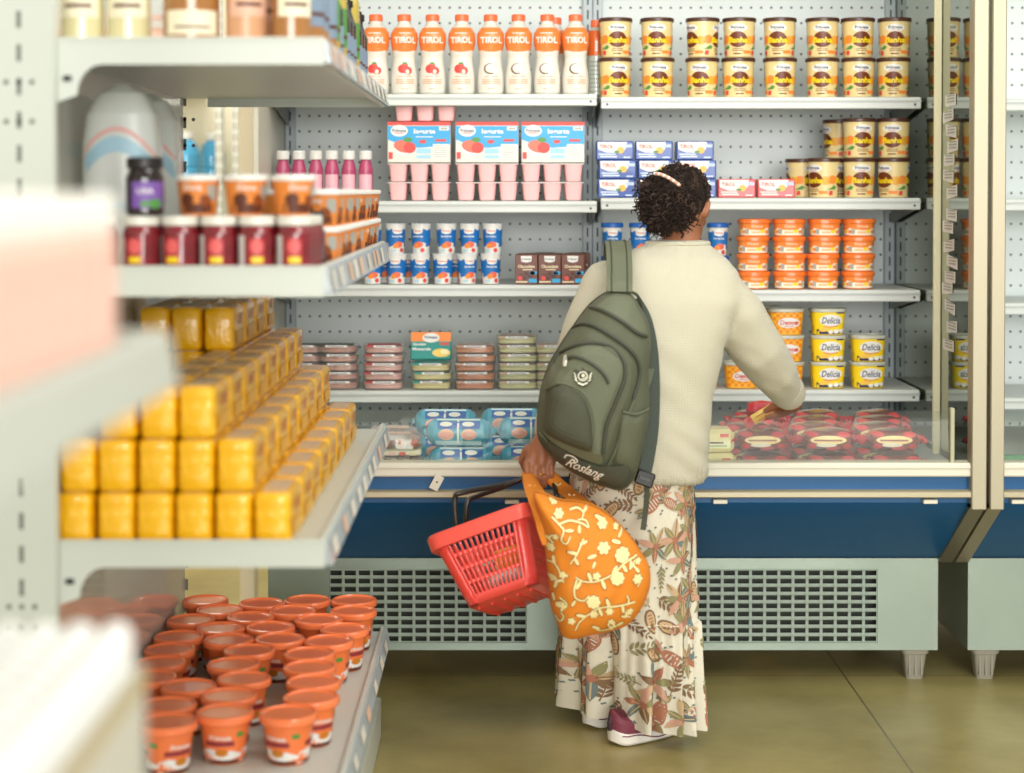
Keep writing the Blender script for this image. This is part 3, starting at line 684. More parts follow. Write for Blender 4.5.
# orange-lidded tubs on the bottom shelf
def mk_tub():
    t = thing('lidded_tub', None, None); prof = [(.040, .040, 0), (.043, .043, .008), (.053, .053, .086)]
    mb = MB(); mb.lathe([(r, z) for r, _, z in prof], mat('tub_orange', '#f07c42', .3, coat=.2), 30); f = wrap(prof)
    for q in (0, 2.1, 4.2):
        g_ = (lambda a: (lambda x, z, e: tuple(Matrix.Rotation(a, 3, 'Z') @ Vector(f(x, z, e)))))(q)
        mb.dpoly(g_, [(-.045, .004), (.045, .004), (.045, .018), (.02, .030), (0, .028), (-.025, .034), (-.045, .026)], PWHITE, .0008)
        mb.drect(g_, -.040, .040, .002, .010, PBROWN, .0012, 8); mb.dell(g_, .0, .026, .014, .008, mat('tub_caramel', '#c87a1e', .3), .0014); mb.drect(g_, -.034, .026, .040, .050, mat('tub_maroon', '#8e2f38', .4), .0012, 6)
        mb.dtext(g_, 'Frimesa', -.002, .058, .045, PWHITE, .0012); mb.drect(g_, .032, .043, .058, .068, PGREEN, .0012, 2)
    mb.build('tub', t)
    mb = MB(); LO = mat('lid_orange', '#fb8450', .22, coat=.3)
    mb.lathe([(.054, .084), (.060, .085), (.0615, .088), (.0615, .097), (.059, .101), (.055, .102), (.053, .099), (.051, .0975)], LO, 32); mb.build('lid', t)
    return t
TUB = Proto(mk_tub)
zs4 = LV[3][0]-.013
lids = [(225, 712, 'middle'), (289, 713, 'outer'), (311, 694, 'outer'), (312, 678, 'outer'), (312, 666, 'outer'), (316, 653, 'outer'), (324, 642, 'outer'), (332, 631, 'outer'), (330, 620, 'outer'), (341, 609, 'outer'), (335, 599, 'outer'), (292, 593.5, 'middle'),
 (266, 603, 'middle'), (290, 611, 'middle'), (263, 625, 'middle'), (239, 615, 'inner'), (223, 636, 'inner'), (275, 639, 'middle'), (249, 651, 'middle'), (234, 664, 'inner'), (244, 679, 'inner'), (229, 696, 'inner'), (187, 686, 'back'), (168, 705, 'back'), (168, 722, 'back'),
 (204, 594.5, 'wall'), (196, 603, 'wall'), (186, 612, 'wall'), (179, 624, 'wall'), (175, 634, 'wall'), (170, 644, 'wall'), (163, 658, 'wall'), (156, 670, 'wall')]
cnt = {}; placed = []
for px, py, rw in sorted(lids, key=lambda q: -q[1]):
    zl = zs4+.098; Y = YAT(py, zl); X = XAT(px, Y, zl)
    placed.append([X, Y, rw])
for _ in range(120):
    for i, a in enumerate(placed):
        for b in placed[:i]:
            dx, dy = a[0]-b[0], a[1]-b[1]; d = math.hypot(dx, dy) or .001
            if d < .1236: k = (.1242-d)/d*.5; a[0] += dx*k; a[1] += dy*k; b[0] -= dx*k; b[1] -= dy*k
    for a in placed: a[0] = max(-.80, min(a[0], -.386)); a[1] = min(max(a[1], 3.30), 4.785)
for X, Y, rw in placed:
    cnt[rw] = cnt.get(rw, 0)+1
    TUB.at((X, Y, zs4), 'orange lidded tub on the bottom shelf, %s file, %s from the near end' % ({'outer': 'outermost', 'middle': 'second', 'inner': 'third', 'back': 'short fourth', 'wall': 'wall-side'}[rw], ORD[cnt[rw]-1]), 'tub', 'orange lidded tubs', random.uniform(-.5, .9))

# near unit: pink bottles on the middle shelf, a carton of white bottles below
def mk_pink():
    t = thing('drink_bottle', None, None); mb = MB(); mb.lathe([(.030, 0), (.033, .005), (.033, .10), (.028, .112), (.020, .116)], mat('pink_drink', '#eec4b4', .35, var=.1, vscale=20), 20); mb.build('bottle_body', t)
    mb = MB(); mb.lathe([(.031, .110), (.032, .112), (.032, .140), (.030, .143)], mat('cap_white', '#f3f1ea', .35), 20); mb.build('cap', t); return t
PK_ = Proto(mk_pink)
for c in range(2):
    for r in range(10):
        PK_.at((-.392-c*.072, 1.66-r*.072, zs2), 'blurred pink bottle on the nearest shelf, %s file, %s from the far end' % (['outer', 'inner'][c], ORD[r]), 'bottle', 'pink bottles on the near shelf')
mb = MB(); CB = mat('carton_grey', '#d5d3c6', .6); x0c, x1c, y0c, y1c = -.552, -.341, .95, 1.70
for (a, b, c_, d) in ((x0c, x0c+.004, y0c, y1c), (x1c-.004, x1c, y0c, y1c), (x0c, x1c, y0c, y0c+.004), (x0c, x1c, y1c-.004, y1c)): mb.box(a, b, c_, d, zs3, zs3+.19, CB)
mb.box(x0c, x1c, y0c, y1c, zs3, zs3+.004, CB)
mb.box(x1c-.001, x1c+.001, y0c, y1c, zs3+.172, zs3+.19, mat('carton_tape', '#c9b98f', .5))
tag(mb.build('display_carton'), 'pale open carton of white capped bottles at the bottom left corner', 'box')
def mk_white():
    t = thing('white_bottle', None, None); mb = MB(); mb.lathe([(.014, 0), (.0158, .004), (.0158, .18), (.012, .195)], mat('bottle_white', '#f4f4ef', .3), 14); mb.build('bottle_body', t)
    mb = MB(); mb.lathe([(.0150, .19), (.0160, .194), (.0160, .215), (.013, .225), (.006, .229)], mat('cap_bright', '#fbfbf8', .25), 14); mb.build('cap', t); return t
WB = Proto(mk_white)
for c in range(6):
    for r in range(14):
        WB.at((-.3645-c*.0335, 1.677-r*.0365, zs3+.0055), 'white bottle in the near carton, %s file from the aisle, %s from far end' % (ORD[c], ORD[r]), 'bottle', 'white bottles in the near carton')

# ================================================================== goods in the refrigerated case
YFr = YS+.022                       # front line of goods on the hung shelves
def cx(px, z=1.4, y=None): return XAT(px, YFr if y is None else y, z)
LIFT = .001
# ---- drinking yogurt bottles
def mk_yog(fruit):
    def fn():
        t = thing('yogurt_bottle', None, None)
        pr = [(.036, 0), (.0415, .006), (.0435, .035), (.0425, .065), (.037, .098), (.0355, .118), (.039, .142), (.0438, .165), (.0446, .182), (.043, .200), (.033, .216), (.0225, .227), (.0195, .234), (.0195, .240)]
        OB = mat('bottle_orange', '#ee8440', .3, coat=.2); WBt = mat('bottle_ivory', '#dfdbd0', .3, coat=.2)
        mb = MB(); mb.lathe(pr, [WBt]*5+[WBt, OB, OB, OB, OB]+[WBt]*3, 30); f = wrap([(r, r, z) for r, z in pr])
        mb.dell(f, 0, .150, .036, .013, OB, .0012)
        mb.dtext(f, 'TIROL', 0, .175, .070, PWHITE, .0018, ht=.021, bold=.03)
        mb.drect(f, -.02, .02, .196, .1985, PWHITE, .0016, 4)
        if fruit == 'berry':
            for (x, z, r) in ((-.008, .082, .0145), (.009, .076, .0135), (.0, .092, .010)): mb.dell(f, x, z, r, r, PRED, .0012)
            mb.dell(f, .008, .072, .006, .008, mat('flesh_peach', '#f7d8c6', .5), .0018); mb.dell(f, 0, .1, .008, .004, PGREEN, .0018)
        else:
            mb.dell(f, -.004, .082, .020, .018, mat('husk_brown', '#7b6044', .6), .0012); mb.dell(f, -.002, .083, .0165, .0145, PWHITE, .0018); mb.dell(f, -.004, .080, .011, .010, mat('coco_shade', '#d9d5c8', .5), .0024); mb.dell(f, .012, .074, .009, .008, PWHITE, .003)
        for z, wd in ((.056, .042), (.046, .060), (.040, .060), (.034, .060), (.016, .02)): mb.drect(f, -wd/2, wd/2, z, z+.0025, mat('fine_peach', '#e8a478', .5), .0012, 8)
        mb.build('bottle_body', t)
        mb = MB(); mb.lathe([(.0205, .238), (.0225, .239), (.0225, .257), (.0205, .260)], mat('cap_coral', '#f0703f', .35), 24); mb.build('cap', t); return t
    return fn
YB1, YB2 = Proto(mk_yog('berry')), Proto(mk_yog('coco'))
z = SHL[0]+LIFT
for i, px in enumerate((290, 317.5, 346.5, 375, 403.5, 432, 461.5, 490.5, 518.5, 547.5, 576)):
    (YB1 if i < 7 else YB2).at((cx(px, z), YFr+.046, z), 'ivory yogurt bottle with orange band, %s %s' % ('strawberry' if i < 7 else 'coconut', ['hidden leftmost on the top shelf', 'second from the left on the top shelf', 'third from the left on the top shelf', 'beside the gondola corner', 'left of three fully seen', 'middle of three fully seen', 'right of three fully seen', 'first of the four coconut bottles', 'second of the four coconut bottles', 'third of the four coconut bottles', 'last of the four coconut bottles'][i]), 'bottle', 'drinking yogurt bottles on the top shelf', random.uniform(-.12, .12))
YB2.at((cx(556, z), YFr+.15, z), 'ivory yogurt bottle standing in the second row behind the third coconut bottle', 'bottle', 'drinking yogurt bottles on the top shelf')
def mk_tea():
    t = thing('drink_bottle', None, None); pr = [(.026, 0), (.030, .006), (.030, .13), (.031, .132), (.031, .19), (.024, .215), (.0155, .228)]
    mb = MB(); mb.lathe(pr, [mat('tea_clear', '#b9c0b4', .15, coat=.4)]*3+[mat('tea_orange', '#d9662a', .3)]*2+[mat('tea_clear', '#b9c0b4')], 22); f = wrap([(r, r, q) for r, q in pr])
    for k in range(8): mb.drect(f, -.029, .029, .012+.014*k, .016+.014*k, mat('tea_ridge', '#8f968c', .3), .0006, 6)
    mb.drect(f, -.004, .004, .146, .18, PWHITE, .001, 2); mb.build('bottle_body', t)
    mb = MB(); mb.lathe([(.0165, .226), (.018, .228), (.018, .247), (.016, .25)], mat('cap_coral', '#f0703f'), 18); mb.build('cap', t); return t
Proto(mk_tea).at((XAT(596, YFr+.13, z), YFr+.13, z), 'clear ridged bottle with orange band and cap, last on the left top shelf', 'bottle', None)

# ---- lard tubs
def mk_lard():
    t = thing('lard_tub', None, None); pr = [(.0445, .0445, 0), (.0465, .0465, .004), (.052, .052, .120)]
    mb = MB(); CRM = mat('lard_cream', '#e3cd92', .35, coat=.15); mb.loft(pr, CRM, 2, 30); f0 = wrap(pr)
    BR = mat('lard_brown', '#6b2f10', .4)
    for q in (0, 2.2, -2.2):
        f = (lambda a: (lambda x, z, e: tuple(Matrix.Rotation(a, 3, 'Z') @ Vector(f0(x, z, e)))))(q)
        mb.dell(f, 0, .095, .030, .013, PWHITE, .0008); mb.dtext(f, 'Frimesa', 0, .097, .044, PNAVY, .0014, ht=.010); mb.drect(f, -.014, .014, .087, .0885, PRED, .0014, 4)
        mb.dell(f, -.038, .058, .010, .014, PORANGE, .0008); mb.dell(f, .036, .055, .012, .014, mat('flame_gold', '#e8a93a', .4), .0008)
        mb.dell(f, 0, .058, .030, .026, BR, .0014, 20); mb.dtext(f, 'Banha', 0, .056, .062, PYEL, .002, ht=.019, bold=.035, shear=.1)
        mb.drect(f, -.018, .018, .036, .041, BR, .002, 4); mb.dpoly(f, [(-.046, .026), (-.034, .040), (-.026, .034), (-.032, .026)], PGREEN, .0014)
        for zz in (.026, .020): mb.drect(f, -.018, .018, zz, zz+.003, mat('fine_brown', '#9a7a4a', .5), .0014, 4)
        mb.drect(f, .018, .040, .012, .022, PORANGE, .0014, 3); mb.drect(f, -.014, .012, .010, .014, BR, .0014, 3); mb.drect(f, -.043, -.036, .008, .022, PRED, .0014, 2)
    mb.build('tub', t)
    mb = MB(); mb.lathe([(.053, .116), (.0555, .117), (.0555, .126), (.054, .1285), (.051, .1285), (.050, .127)], mat('lid_brown', '#4b2a1e', .35), 30); mb.build('lid', t); return t
LARD = Proto(mk_lard); LT = .1295
g = 'lard tubs'
z = SHR[0]+LIFT
for k, px in enumerate((617, 658, 705, 740.5, 783, 825.5, 861.5, 897)):
    for lay in (0, 1):
        LARD.at((cx(px+random.uniform(-1, 1), z), YFr+.056, z+lay*LT), 'cream lard tub with brown lid, top shelf, %s column from the left, %s one' % (ORD[k], ['lower', 'upper'][lay]), 'tub', g, random.uniform(-.3, .3)+(1.1 if (k, lay) == (2, 1) else 0))
z = SHR[1]+LIFT
for k, (px, d, lay) in enumerate(((804.5, .12, 0), (827, 0, 0), (862.3, 0, 0), (897, 0, 0), (842, .122, 1), (862, 0, 1), (897, 0, 1), (842, .115, 0))):
    if k == 7: continue
    LARD.at((XAT(px, YFr+d, z), YFr+.056+d, z+lay*LT), 'cream lard tub with brown lid on the second shelf, %s' % ['leftmost, set back', 'lower row, white barcode side', 'lower row, second from the right', 'lower row, rightmost', 'upper row, set back at left', 'upper row, middle', 'upper row, rightmost'][k], 'tub', g, [.6, 1.3, .0, -.9, .9, .1, -.3][k])
LARD.at((XAT(842, YFr+.11, z), YFr+.056+.115, z), 'cream lard tub with brown lid hidden beneath the set back upper tub', 'tub', g)

# ---- butter blocks
def mk_butter(base, low):
    def fn():
        t = thing('butter_block', None, None); W, D, H = .0605, .034, .0605; mb = MB(); mb.box(-W, W, -D, D, 0, H, base, .0035); f = flat(-D)
        mb.dpoly(f, [(-W+.004, H-.003), (W-.022, H-.003), (W-.026, .034), (.012, .022), (-.03, .024), (-W+.006, .034)], PWHITE, .0006)
        mb.dtext(f, 'TIROL', -.027, .043, .046, PRED, .0012, ht=.013, bold=.02)
        mb.dell(f, .018, .031, .012, .011, mat('butter_gold', '#f2b24a', .4), .0012); mb.dell(f, .006, .026, .009, .004, PGREEN, .0018)
        mb.drect(f, .030, .056, .040, .050, mat('butter_pale', '#b7c7dd', .45), .0012, 1)
        mb.drect(f, -.052, .002, .016, .020, low, .0012, 1); mb.drect(f, -.048, .006, .008, .013, low, .0012, 1); mb.drect(f, .028, .05, .006, .010, low, .0012, 1)
        mb.build('foil_block', t); return t
    return fn
BU = Proto(mk_butter(mat('butter_blue', '#2a4f9c', .35, coat=.2), mat('low_ice', '#cfdcf0', .45))); BRD = Proto(mk_butter(mat('butter_red', '#d8484c', .35, coat=.2), mat('low_rose', '#f6dcd8', .45)))
z = SHR[1]+LIFT
for r, row in enumerate(((617, 657, 697), (617.5, 656.5, 697), (615, 654, 694.5))):
    for k, px in enumerate(row):
        BU.at((cx(px, z)+.001*k, YFr+.036+.004*(k == 1), z+r*.0612), 'blue and white butter block, %s row, %s of three' % (['bottom', 'middle', 'top'][r], ['left', 'middle', 'right'][k]), 'butter', 'blue butter blocks', random.uniform(-.02, .02))
for k, px in enumerate((737, 776.5)):
    BRD.at((cx(px, z), YFr+.036, z), 'red and white butter block, %s' % ['next to the blue ones', 'next to the lard tubs'][k], 'butter', 'red butter blocks')

# ---- tray yogurts and cartons
PK1 = mat('cup_pink', '#f2bcbc', .35, coat=.15)
def mk_tray():
    t = thing('yogurt_tray', None, None); H = .060
    for r in range(2):
        for c in range(3):
            mb = MB(); mb.loft([(.0225, .024, .001), (.0245, .026, .004), (.0305, .031, H-.003)], PK1, 5, 24); 
            for v in range(len(mb.v)): q = mb.v[v]; mb.v[v] = (q[0]+(c-1)*.0685, q[1]+(r-.5)*.066, q[2])
            mb.build('cup', t)
    mb = MB(); mb.box(-.102, .102, -.066, .066, H-.003, H-.0005, mat('foil_lid', '#ecd9d4', .3)); mb.build('lid_sheet', t); return t
TR = Proto(mk_tray)
z = SHL[1]+LIFT
for k, px in enumerate((419, 487, 552.5)):
    for lay in (0, 1):
        TR.at((cx(px, z), YFr+.07, z+lay*.0605), 'tray of six pink yogurt cups, %s layer, under the %s carton' % (['bottom', 'second'][lay], ['left', 'middle', 'right'][k]), 'yogurt', 'pink yogurt trays')
def mk_carton():
    t = thing('yogurt_carton', None, None); W, D, H = .102, .064, .132; mb = MB(); mb.box(-W, W, -D, D, 0, H, mat('carton_white', '#dddbd1', .45), .002); f = flat(-D); CY = mat('carton_cyan', '#1f9fd8', .4)
    mb.dpoly(f, [(-W+.001, .118), (W-.001, .118), (W-.001, .060), (.05, .052), (0, .048), (-.05, .054), (-W+.001, .075)], CY, .0005)
    mb.drect(f, -W, W, .120, .132, PRED, .0006); mb.drect(lambda x, y, e: (x, y, H+e), -W, W, -D, D, mat('carton_coral', '#e0604f', .45), .0006, 1)
    mb.dell(f, -.064, .103, .028, .019, PWHITE, .001); mb.dtext(f, 'Frimesa', -.064, .104, .044, PNAVY, .0015, ht=.011); mb.drect(f, -.08, -.05, .0945, .0965, PRED, .0015, 1)
    mb.dtext(f, 'Iogurte', .018, .099, .070, PWHITE, .0015, ht=.020, bold=.04); mb.drect(f, -.01, .045, .082, .0845, PWHITE, .0012, 1)
    mb.dell(f, -.045, .046, .036, .022, mat('bowl_white', '#f7f4ec', .4), .001); mb.dell(f, -.048, .052, .034, .020, mat('straw_red', '#e06a50', .4), .0015, rot=-.2); mb.dell(f, -.03, .048, .02, .018, PRED, .002); mb.dell(f, -.036, .074, .014, .008, PGREEN, .0022)
    mb.dell(f, .012, .068, .012, .006, PRED, .0012); mb.drect(f, .052, .088, .068, .076, PRED, .0012, 1); mb.drect(f, .045, .094, .012, .060, PWHITE, .0012, 1)
    for q in range(6): mb.drect(f, .048, .09, .018+q*.007, .020+q*.007, PGREY, .0018, 1)
    mb.drect(f, -.008, .038, .030, .046, mat('carton_pale', '#9cd0e6', .45), .001, 1); mb.drect(f, -.008, .038, .014, .024, mat('carton_pale', '#9cd0e6', .45), .001, 1)
    mb.drect(f, -.098, -.085, .012, .034, PRED, .001, 1); mb.drect(f, .065, .096, .104, .116, PWHITE, .001, 1); mb.drect(f, .07, .092, .107, .113, PGREY, .0015, 1)
    mb.build('printed_sleeve', t); return t
CT = Proto(mk_carton)
for k, px in enumerate((419, 487, 553)):
    o = CT.at((cx(px, z), YFr+.068, z+.123), 'blue and white yogurt carton with red top edge, %s' % ['left of the three', 'middle of the three', 'right of the three, beside the butter'][k], 'yogurt', 'yogurt cartons')
TR.at((cx(425, z), YFr+.075, z+.257), 'tray of pink yogurt cups on top of the left yogurt carton', 'yogurt', 'pink yogurt trays')
def mk_sm():
    t = thing('small_bottle', None, None); mb = MB(); pr = [(.021, 0), (.0235, .004), (.0235, .10), (.017, .125), (.014, .135)]; mb.lathe(pr, mat('drink_magenta', '#b94a72', .3, coat=.2), 20); f = wrap([(r, r, q) for r, q in pr]); mb.drect(f, -.021, .021, .03, .085, mat('sm_rose', '#ecb9c4', .4), .0008, 6); mb.build('bottle_body', t)
    mb = MB(); mb.lathe([(.019, .133), (.021, .134), (.021, .158), (.019, .162)], PWHITE, 18); mb.build('cap', t); return t
SM = Proto(mk_sm)
for k, px in enumerate((282, 298, 315, 331, 348, 365)):
    SM.at((cx(px, z), YFr+.03, z), 'small pink bottle with white cap behind the caramel cups, %s from the left' % ORD[k], 'bottle', 'small pink bottles')
def mk_cup(lid):
    def fn():
        t = thing('yogurt_cup', None, None); pr = [(.0255, .0255, 0), (.027, .027, .003), (.0325, .0325, .095)]
        mb = MB(); mb.loft(pr, mat('cup_white', '#dfddd6', .35), 2, 26); f0 = wrap(pr); CB_ = mat('cup_blue', '#1d6fb8', .4)
        for q in (0, 2.1, 4.2):
            f = (lambda a: (lambda x, z, e: tuple(Matrix.Rotation(a, 3, 'Z') @ Vector(f0(x, z, e)))))(q)
            mb.dpoly(f, [(-.029, .075), (-.018, .082), (-.014, .066), (.014, .066), (.018, .082), (.029, .075), (.026, .034), (.006, .040), (-.006, .030), (-.026, .022)], CB_, .0008)
            mb.dell(f, 0, .074, .016, .010, PWHITE, .0012); mb.dtext(f, 'Frimesa', 0, .075, .026, PRED, .0018, ht=.006); mb.dtext(f, 'Iogurte', 0, .056, .034, PWHITE, .0018, ht=.009, bold=.03)
            mb.dell(f, .004, .030, .013, .010, mat('fruit_coral', '#e8694a', .4), .0016); mb.dell(f, -.006, .026, .009, .008, PORANGE, .002); mb.drect(f, -.020, -.004, .008, .013, mat('carton_pale', '#9cd0e6'), .0014, 3); mb.dell(f, .014, .012, .006, .007, PRED, .0014)
        mb.build('cup', t)
        mb = MB()
        if lid: mb.lathe([(.034, .092), (.0365, .093), (.0365, .104), (.034, .107), (.031, .107), (.030, .104)], mat('lid_blue', '#1f5fae', .35), 26)
        else: mb.lathe([(.0330, .0945), (.0340, .095), (.0340, .0975), (.0325, .0982)], mat('foil_white', '#dfe3ea', .3), 26)
        mb.build('lid', t); return t
    return fn
CUP, CUPL = Proto(mk_cup(False)), Proto(mk_cup(True))
z = SHL[2]+LIFT
for lay, row in enumerate(((372, 396, 419.5, 442.5, 467, 490.5), (371, 395, 420.5, 446, 469.5, 492.5))):
    for k, px in enumerate(row):
        CUP.at((cx(px, z), YFr+.036, z+lay*.0985), 'white yogurt cup with blue label, %s row, %s from the left' % (['lower', 'upper'][lay], ORD[k]), 'yogurt', 'white and blue yogurt cups', random.uniform(-.35, .35))
for k, px in enumerate((383, 408, 456)):
    CUP.at((cx(px, z), YFr+.115, z), 'white yogurt cup with blue label in the back row, %s from the left' % ORD[k], 'yogurt', 'white and blue yogurt cups')
z = SHR[2]+LIFT
for k, (px, lay) in enumerate(((613, 0), (641, 0), (613, 1), (641, 1), (719.5, 0), (719.5, 1))):
    CUPL.at((cx(px, z), YFr+.045, z+lay*.1075), 'cream cup with blue lid, %s' % ['lower one, hidden behind the left shoulder', 'lower one, hidden behind the green strap', 'behind the green strap at the shoulder', 'just left of the curly hair', 'lower one, right of the neck', 'upper one, right of the neck'][k], 'tub', 'blue lidded cups')
# ---- chocolate drink boxes
def mk_choc():
    t = thing('drink_carton', None, None); W, D, H = .0365, .024, .096; mb = MB(); mb.box(-W, W, -D, D, 0, H, mat('choc_brown', '#6a3a2a', .4), .0015); f = flat(-D)
    mb.dpoly(f, [(-.018, H-.004), (.018, H-.004), (.016, H-.022), (0, H-.026), (-.016, H-.022)], PWHITE, .0005); mb.dtext(f, 'Frimesa', 0, H-.014, .028, PNAVY, .001, ht=.006)
    mb.dtext(f, 'Chocolate', 0, .058, .055, PBEIGE, .001, ht=.010, bold=.03); mb.drect(f, -.012, .02, .046, .049, PBEIGE, .001, 1)
    for (x, q) in ((-.018, .028), (0, .034), (.012, .026), (-.006, .020), (.02, .036)): mb.dell(f, x, q, .008, .006, mat('choc_deep', '#431f14', .4), .001, 10)
    mb.dell(f, -.02, .020, .008, .008, PRED, .0014, 10); mb.drect(f, .012, .034, .032, .042, PSKY, .001, 1); mb.drect(f, .008, .034, .006, .018, PSKY, .001, 1); mb.drect(f, -.034, .004, .006, .010, PBEIGE, .001, 1)
    mb.drect(lambda x, y, e: (x, y, H+e), -.034, .034, -.02, .02, mat('choc_top', '#8b6a58', .45), .0006, 1); mb.build('printed_box', t); return t
CH = Proto(mk_choc)
z = SHL[2]+LIFT
for r in range(3):
    for k, px in enumerate((526.5, 549.5, 573)):
        CH.at((cx(px, z)+.006*r, YFr+.026+r*.056, z), 'brown chocolate drink carton, %s row, %s of three' % (['front', 'second', 'back'][r], ['left', 'middle', 'right'][k]), 'carton', 'brown chocolate cartons', random.uniform(-.03, .03))
for k, px in enumerate((544, 560)):
    CH.at((cx(px, z)+.01+.06*k, YFr+.026+.115+.056, z), 'brown chocolate drink carton in the fourth row, %s' % ['left one', 'right one'][k], 'carton', 'brown chocolate cartons')

# ---- orange stacked tubs
def mk_ot():
    t = thing('spread_tub', None, None); pr = [(.044, .044, 0), (.0465, .0465, .003), (.0505, .0505, .046)]; mb = MB(); OT = mat('spread_orange', '#f58b3c', .35, coat=.15); mb.loft(pr, OT, 2.4, 30); f0 = wrap(pr, 2.4)
    for q in (0, math.pi/2, math.pi, -math.pi/2):
        f = (lambda a: (lambda x, z, e: tuple(Matrix.Rotation(a, 3, 'Z') @ Vector(f0(x, z, e)))))(q)
        mb.dpoly(f, [(-.042, .004), (.042, .004), (.042, .026), (.02, .021), (0, .020), (-.025, .022), (-.042, .028)], mat('spread_cream', '#f6ead2', .4), .0007)
        mb.drect(f, -.036, -.026, .008, .024, PGREY, .0012, 2); mb.drect(f, -.018, .010, .010, .017, mat('spread_pale', '#f4b98a', .4), .0012, 3); mb.dell(f, .018, .016, .008, .006, PYEL, .0012, 10); mb.drect(f, .028, .040, .010, .02, PORANGE, .0012, 2); mb.dtext(f, 'Doce', 0, .033, .036, mat('spread_hi', '#ffd9b8', .4), .0012, ht=.008)
    mb.build('tub', t)
    mb = MB(); mb.loft([(.0525, .0525, .042), (.0545, .0545, .043), (.0545, .0545, .0475), (.0545, .0545, .053), (.052, .052, .0565), (.049, .049, .0565)], mat('spread_lid', '#f07a30', .3, coat=.2), 2.4, 30); mb.build('lid', t); return t
OTB = Proto(mk_ot)
z = SHR[2]+LIFT
for k, px in enumerate((755.5, 791.5, 826.5, 861.5)):
    for lay in range(4):
        OTB.at((cx(px+random.uniform(-1, 1), z), YFr+.058, z+lay*.0570), 'orange spread tub, %s stack from the left, %s' % (ORD[k], ['bottom of four', 'second from the bottom', 'third from the bottom', 'top of four'][lay]), 'tub', 'orange spread tubs', random.uniform(-.12, .12))

# ---- margarine tubs
def mk_marg(kind):
    def fn():
        t = thing('margarine_tub', None, None); pr = [(.047, .036, 0), (.049, .038, .004), (.0565, .045, .078)]; n = 3.4
        Yb = PYEL if kind == 'D' else mat('cremosa_yellow', '#f6b630', .38); mb = MB(); mb.loft(pr, Yb, n, 40); f = wrap(pr, n); NV = mat('marg_navy', '#20284f', .4)
        if kind == 'D':
            mb.dpoly(f, [(-.050, .003), (.050, .003), (.051, .022), (.04, .014), (.03, .012), (.016, .014), (.0, .010), (-.02, .014), (-.04, .020), (-.052, .030)], NV, .0007)
            for (x, q, r) in ((.022, .012, .009), (.040, .014, .008), (.004, .010, .008)): mb.dell(f, x, q, r, r*.8, PWHITE, .0012, 12)
            mb.dell(f, -.014, .019, .02, .007, mat('marg_butter', '#f2c24a', .4), .0014, 12, rot=.2)
            mb.dell(f, .004, .048, .037, .019, PWHITE, .0012, 22); mb.dtext(f, 'Delícia', .004, .048, .060, NV, .0018, ht=.021, bold=.01, shear=.25); mb.drect(f, .022, .048, .070, .0745, PNAVY, .0012, 2); mb.dline(f, [(-.02, .029), (0, .026), (.028, .030)], .002, PRED, .0018)
        else:
            OR = mat('cremosa_orange', '#ee8426', .38)
            for i in range(-5, 6):
                for j in range(7):
                    if (i+j) % 2 == 0:
                        x, q = i*.0105, .006+j*.0105
                        if abs(x) < .046: mb.dpoly(f, [(x, q-.0055), (x+.0105, q+.0052), (x, q+.0157), (x-.0105, q+.0052)] if False else [(x-.005, q), (x+.005, q), (x+.005, q+.0103), (x-.005, q+.0103)], OR, .0006)
            mb.dell(f, .004, .040, .036, .017, PWHITE, .0012, 22); mb.dtext(f, 'Cremosa', .004, .041, .060, mat('cremosa_red', '#d2413a', .4), .0018, ht=.015, bold=.03, shear=.15); mb.drect(f, -.01, .02, .028, .030, PRED, .0018, 3)
        mb.build('tub', t)
        mb = MB(); mb.loft([(.0565, .045, .074), (.0595, .048, .0755), (.0595, .048, .083), (.058, .0465, .086), (.050, .039, .086), (.049, .038, .0835)], mat('lid_clear_grey', '#b9b9a9', .2, coat=.5), n, 40); mb.build('lid', t); return t
    return fn
MD, MC = Proto(mk_marg('D')), Proto(mk_marg('C'))
z = SHR[3]+LIFT
for k, (px, lay) in enumerate(((830, 0), (830, 1), (830, 2), (870.5, 0), (870.5, 1))):
    MD.at((cx(px, z), YFr+.052, z+lay*.0868), 'yellow margarine tub with navy edge, %s' % ['bottom of the stack of three', 'middle of the stack of three', 'top of the stack of three', 'bottom of the stack of two', 'top of the stack of two'][k], 'tub', 'yellow margarine tubs')
for k, (px, lay, d) in enumerate(((788, 0, 0), (788, 1, 0), (788, 2, 0), (765, 0, .11), (765, 1, .11), (765, 2, .11), (743, 0, 0), (720, 0, .012))):
    if k == 7: px, d = 703, 0
    MC.at((XAT(px, YFr+d, z), YFr+.052+d, z+lay*.0868), 'orange and yellow chequered tub, %s' % ['bottom of the front stack by the sleeve', 'middle of the front stack by the sleeve', 'top of the front stack by the sleeve', 'bottom of the stack behind', 'middle of the stack behind', 'top of the stack behind', 'under the raised forearm', 'beside the sweater under the arm'][k], 'tub', 'chequered margarine tubs')

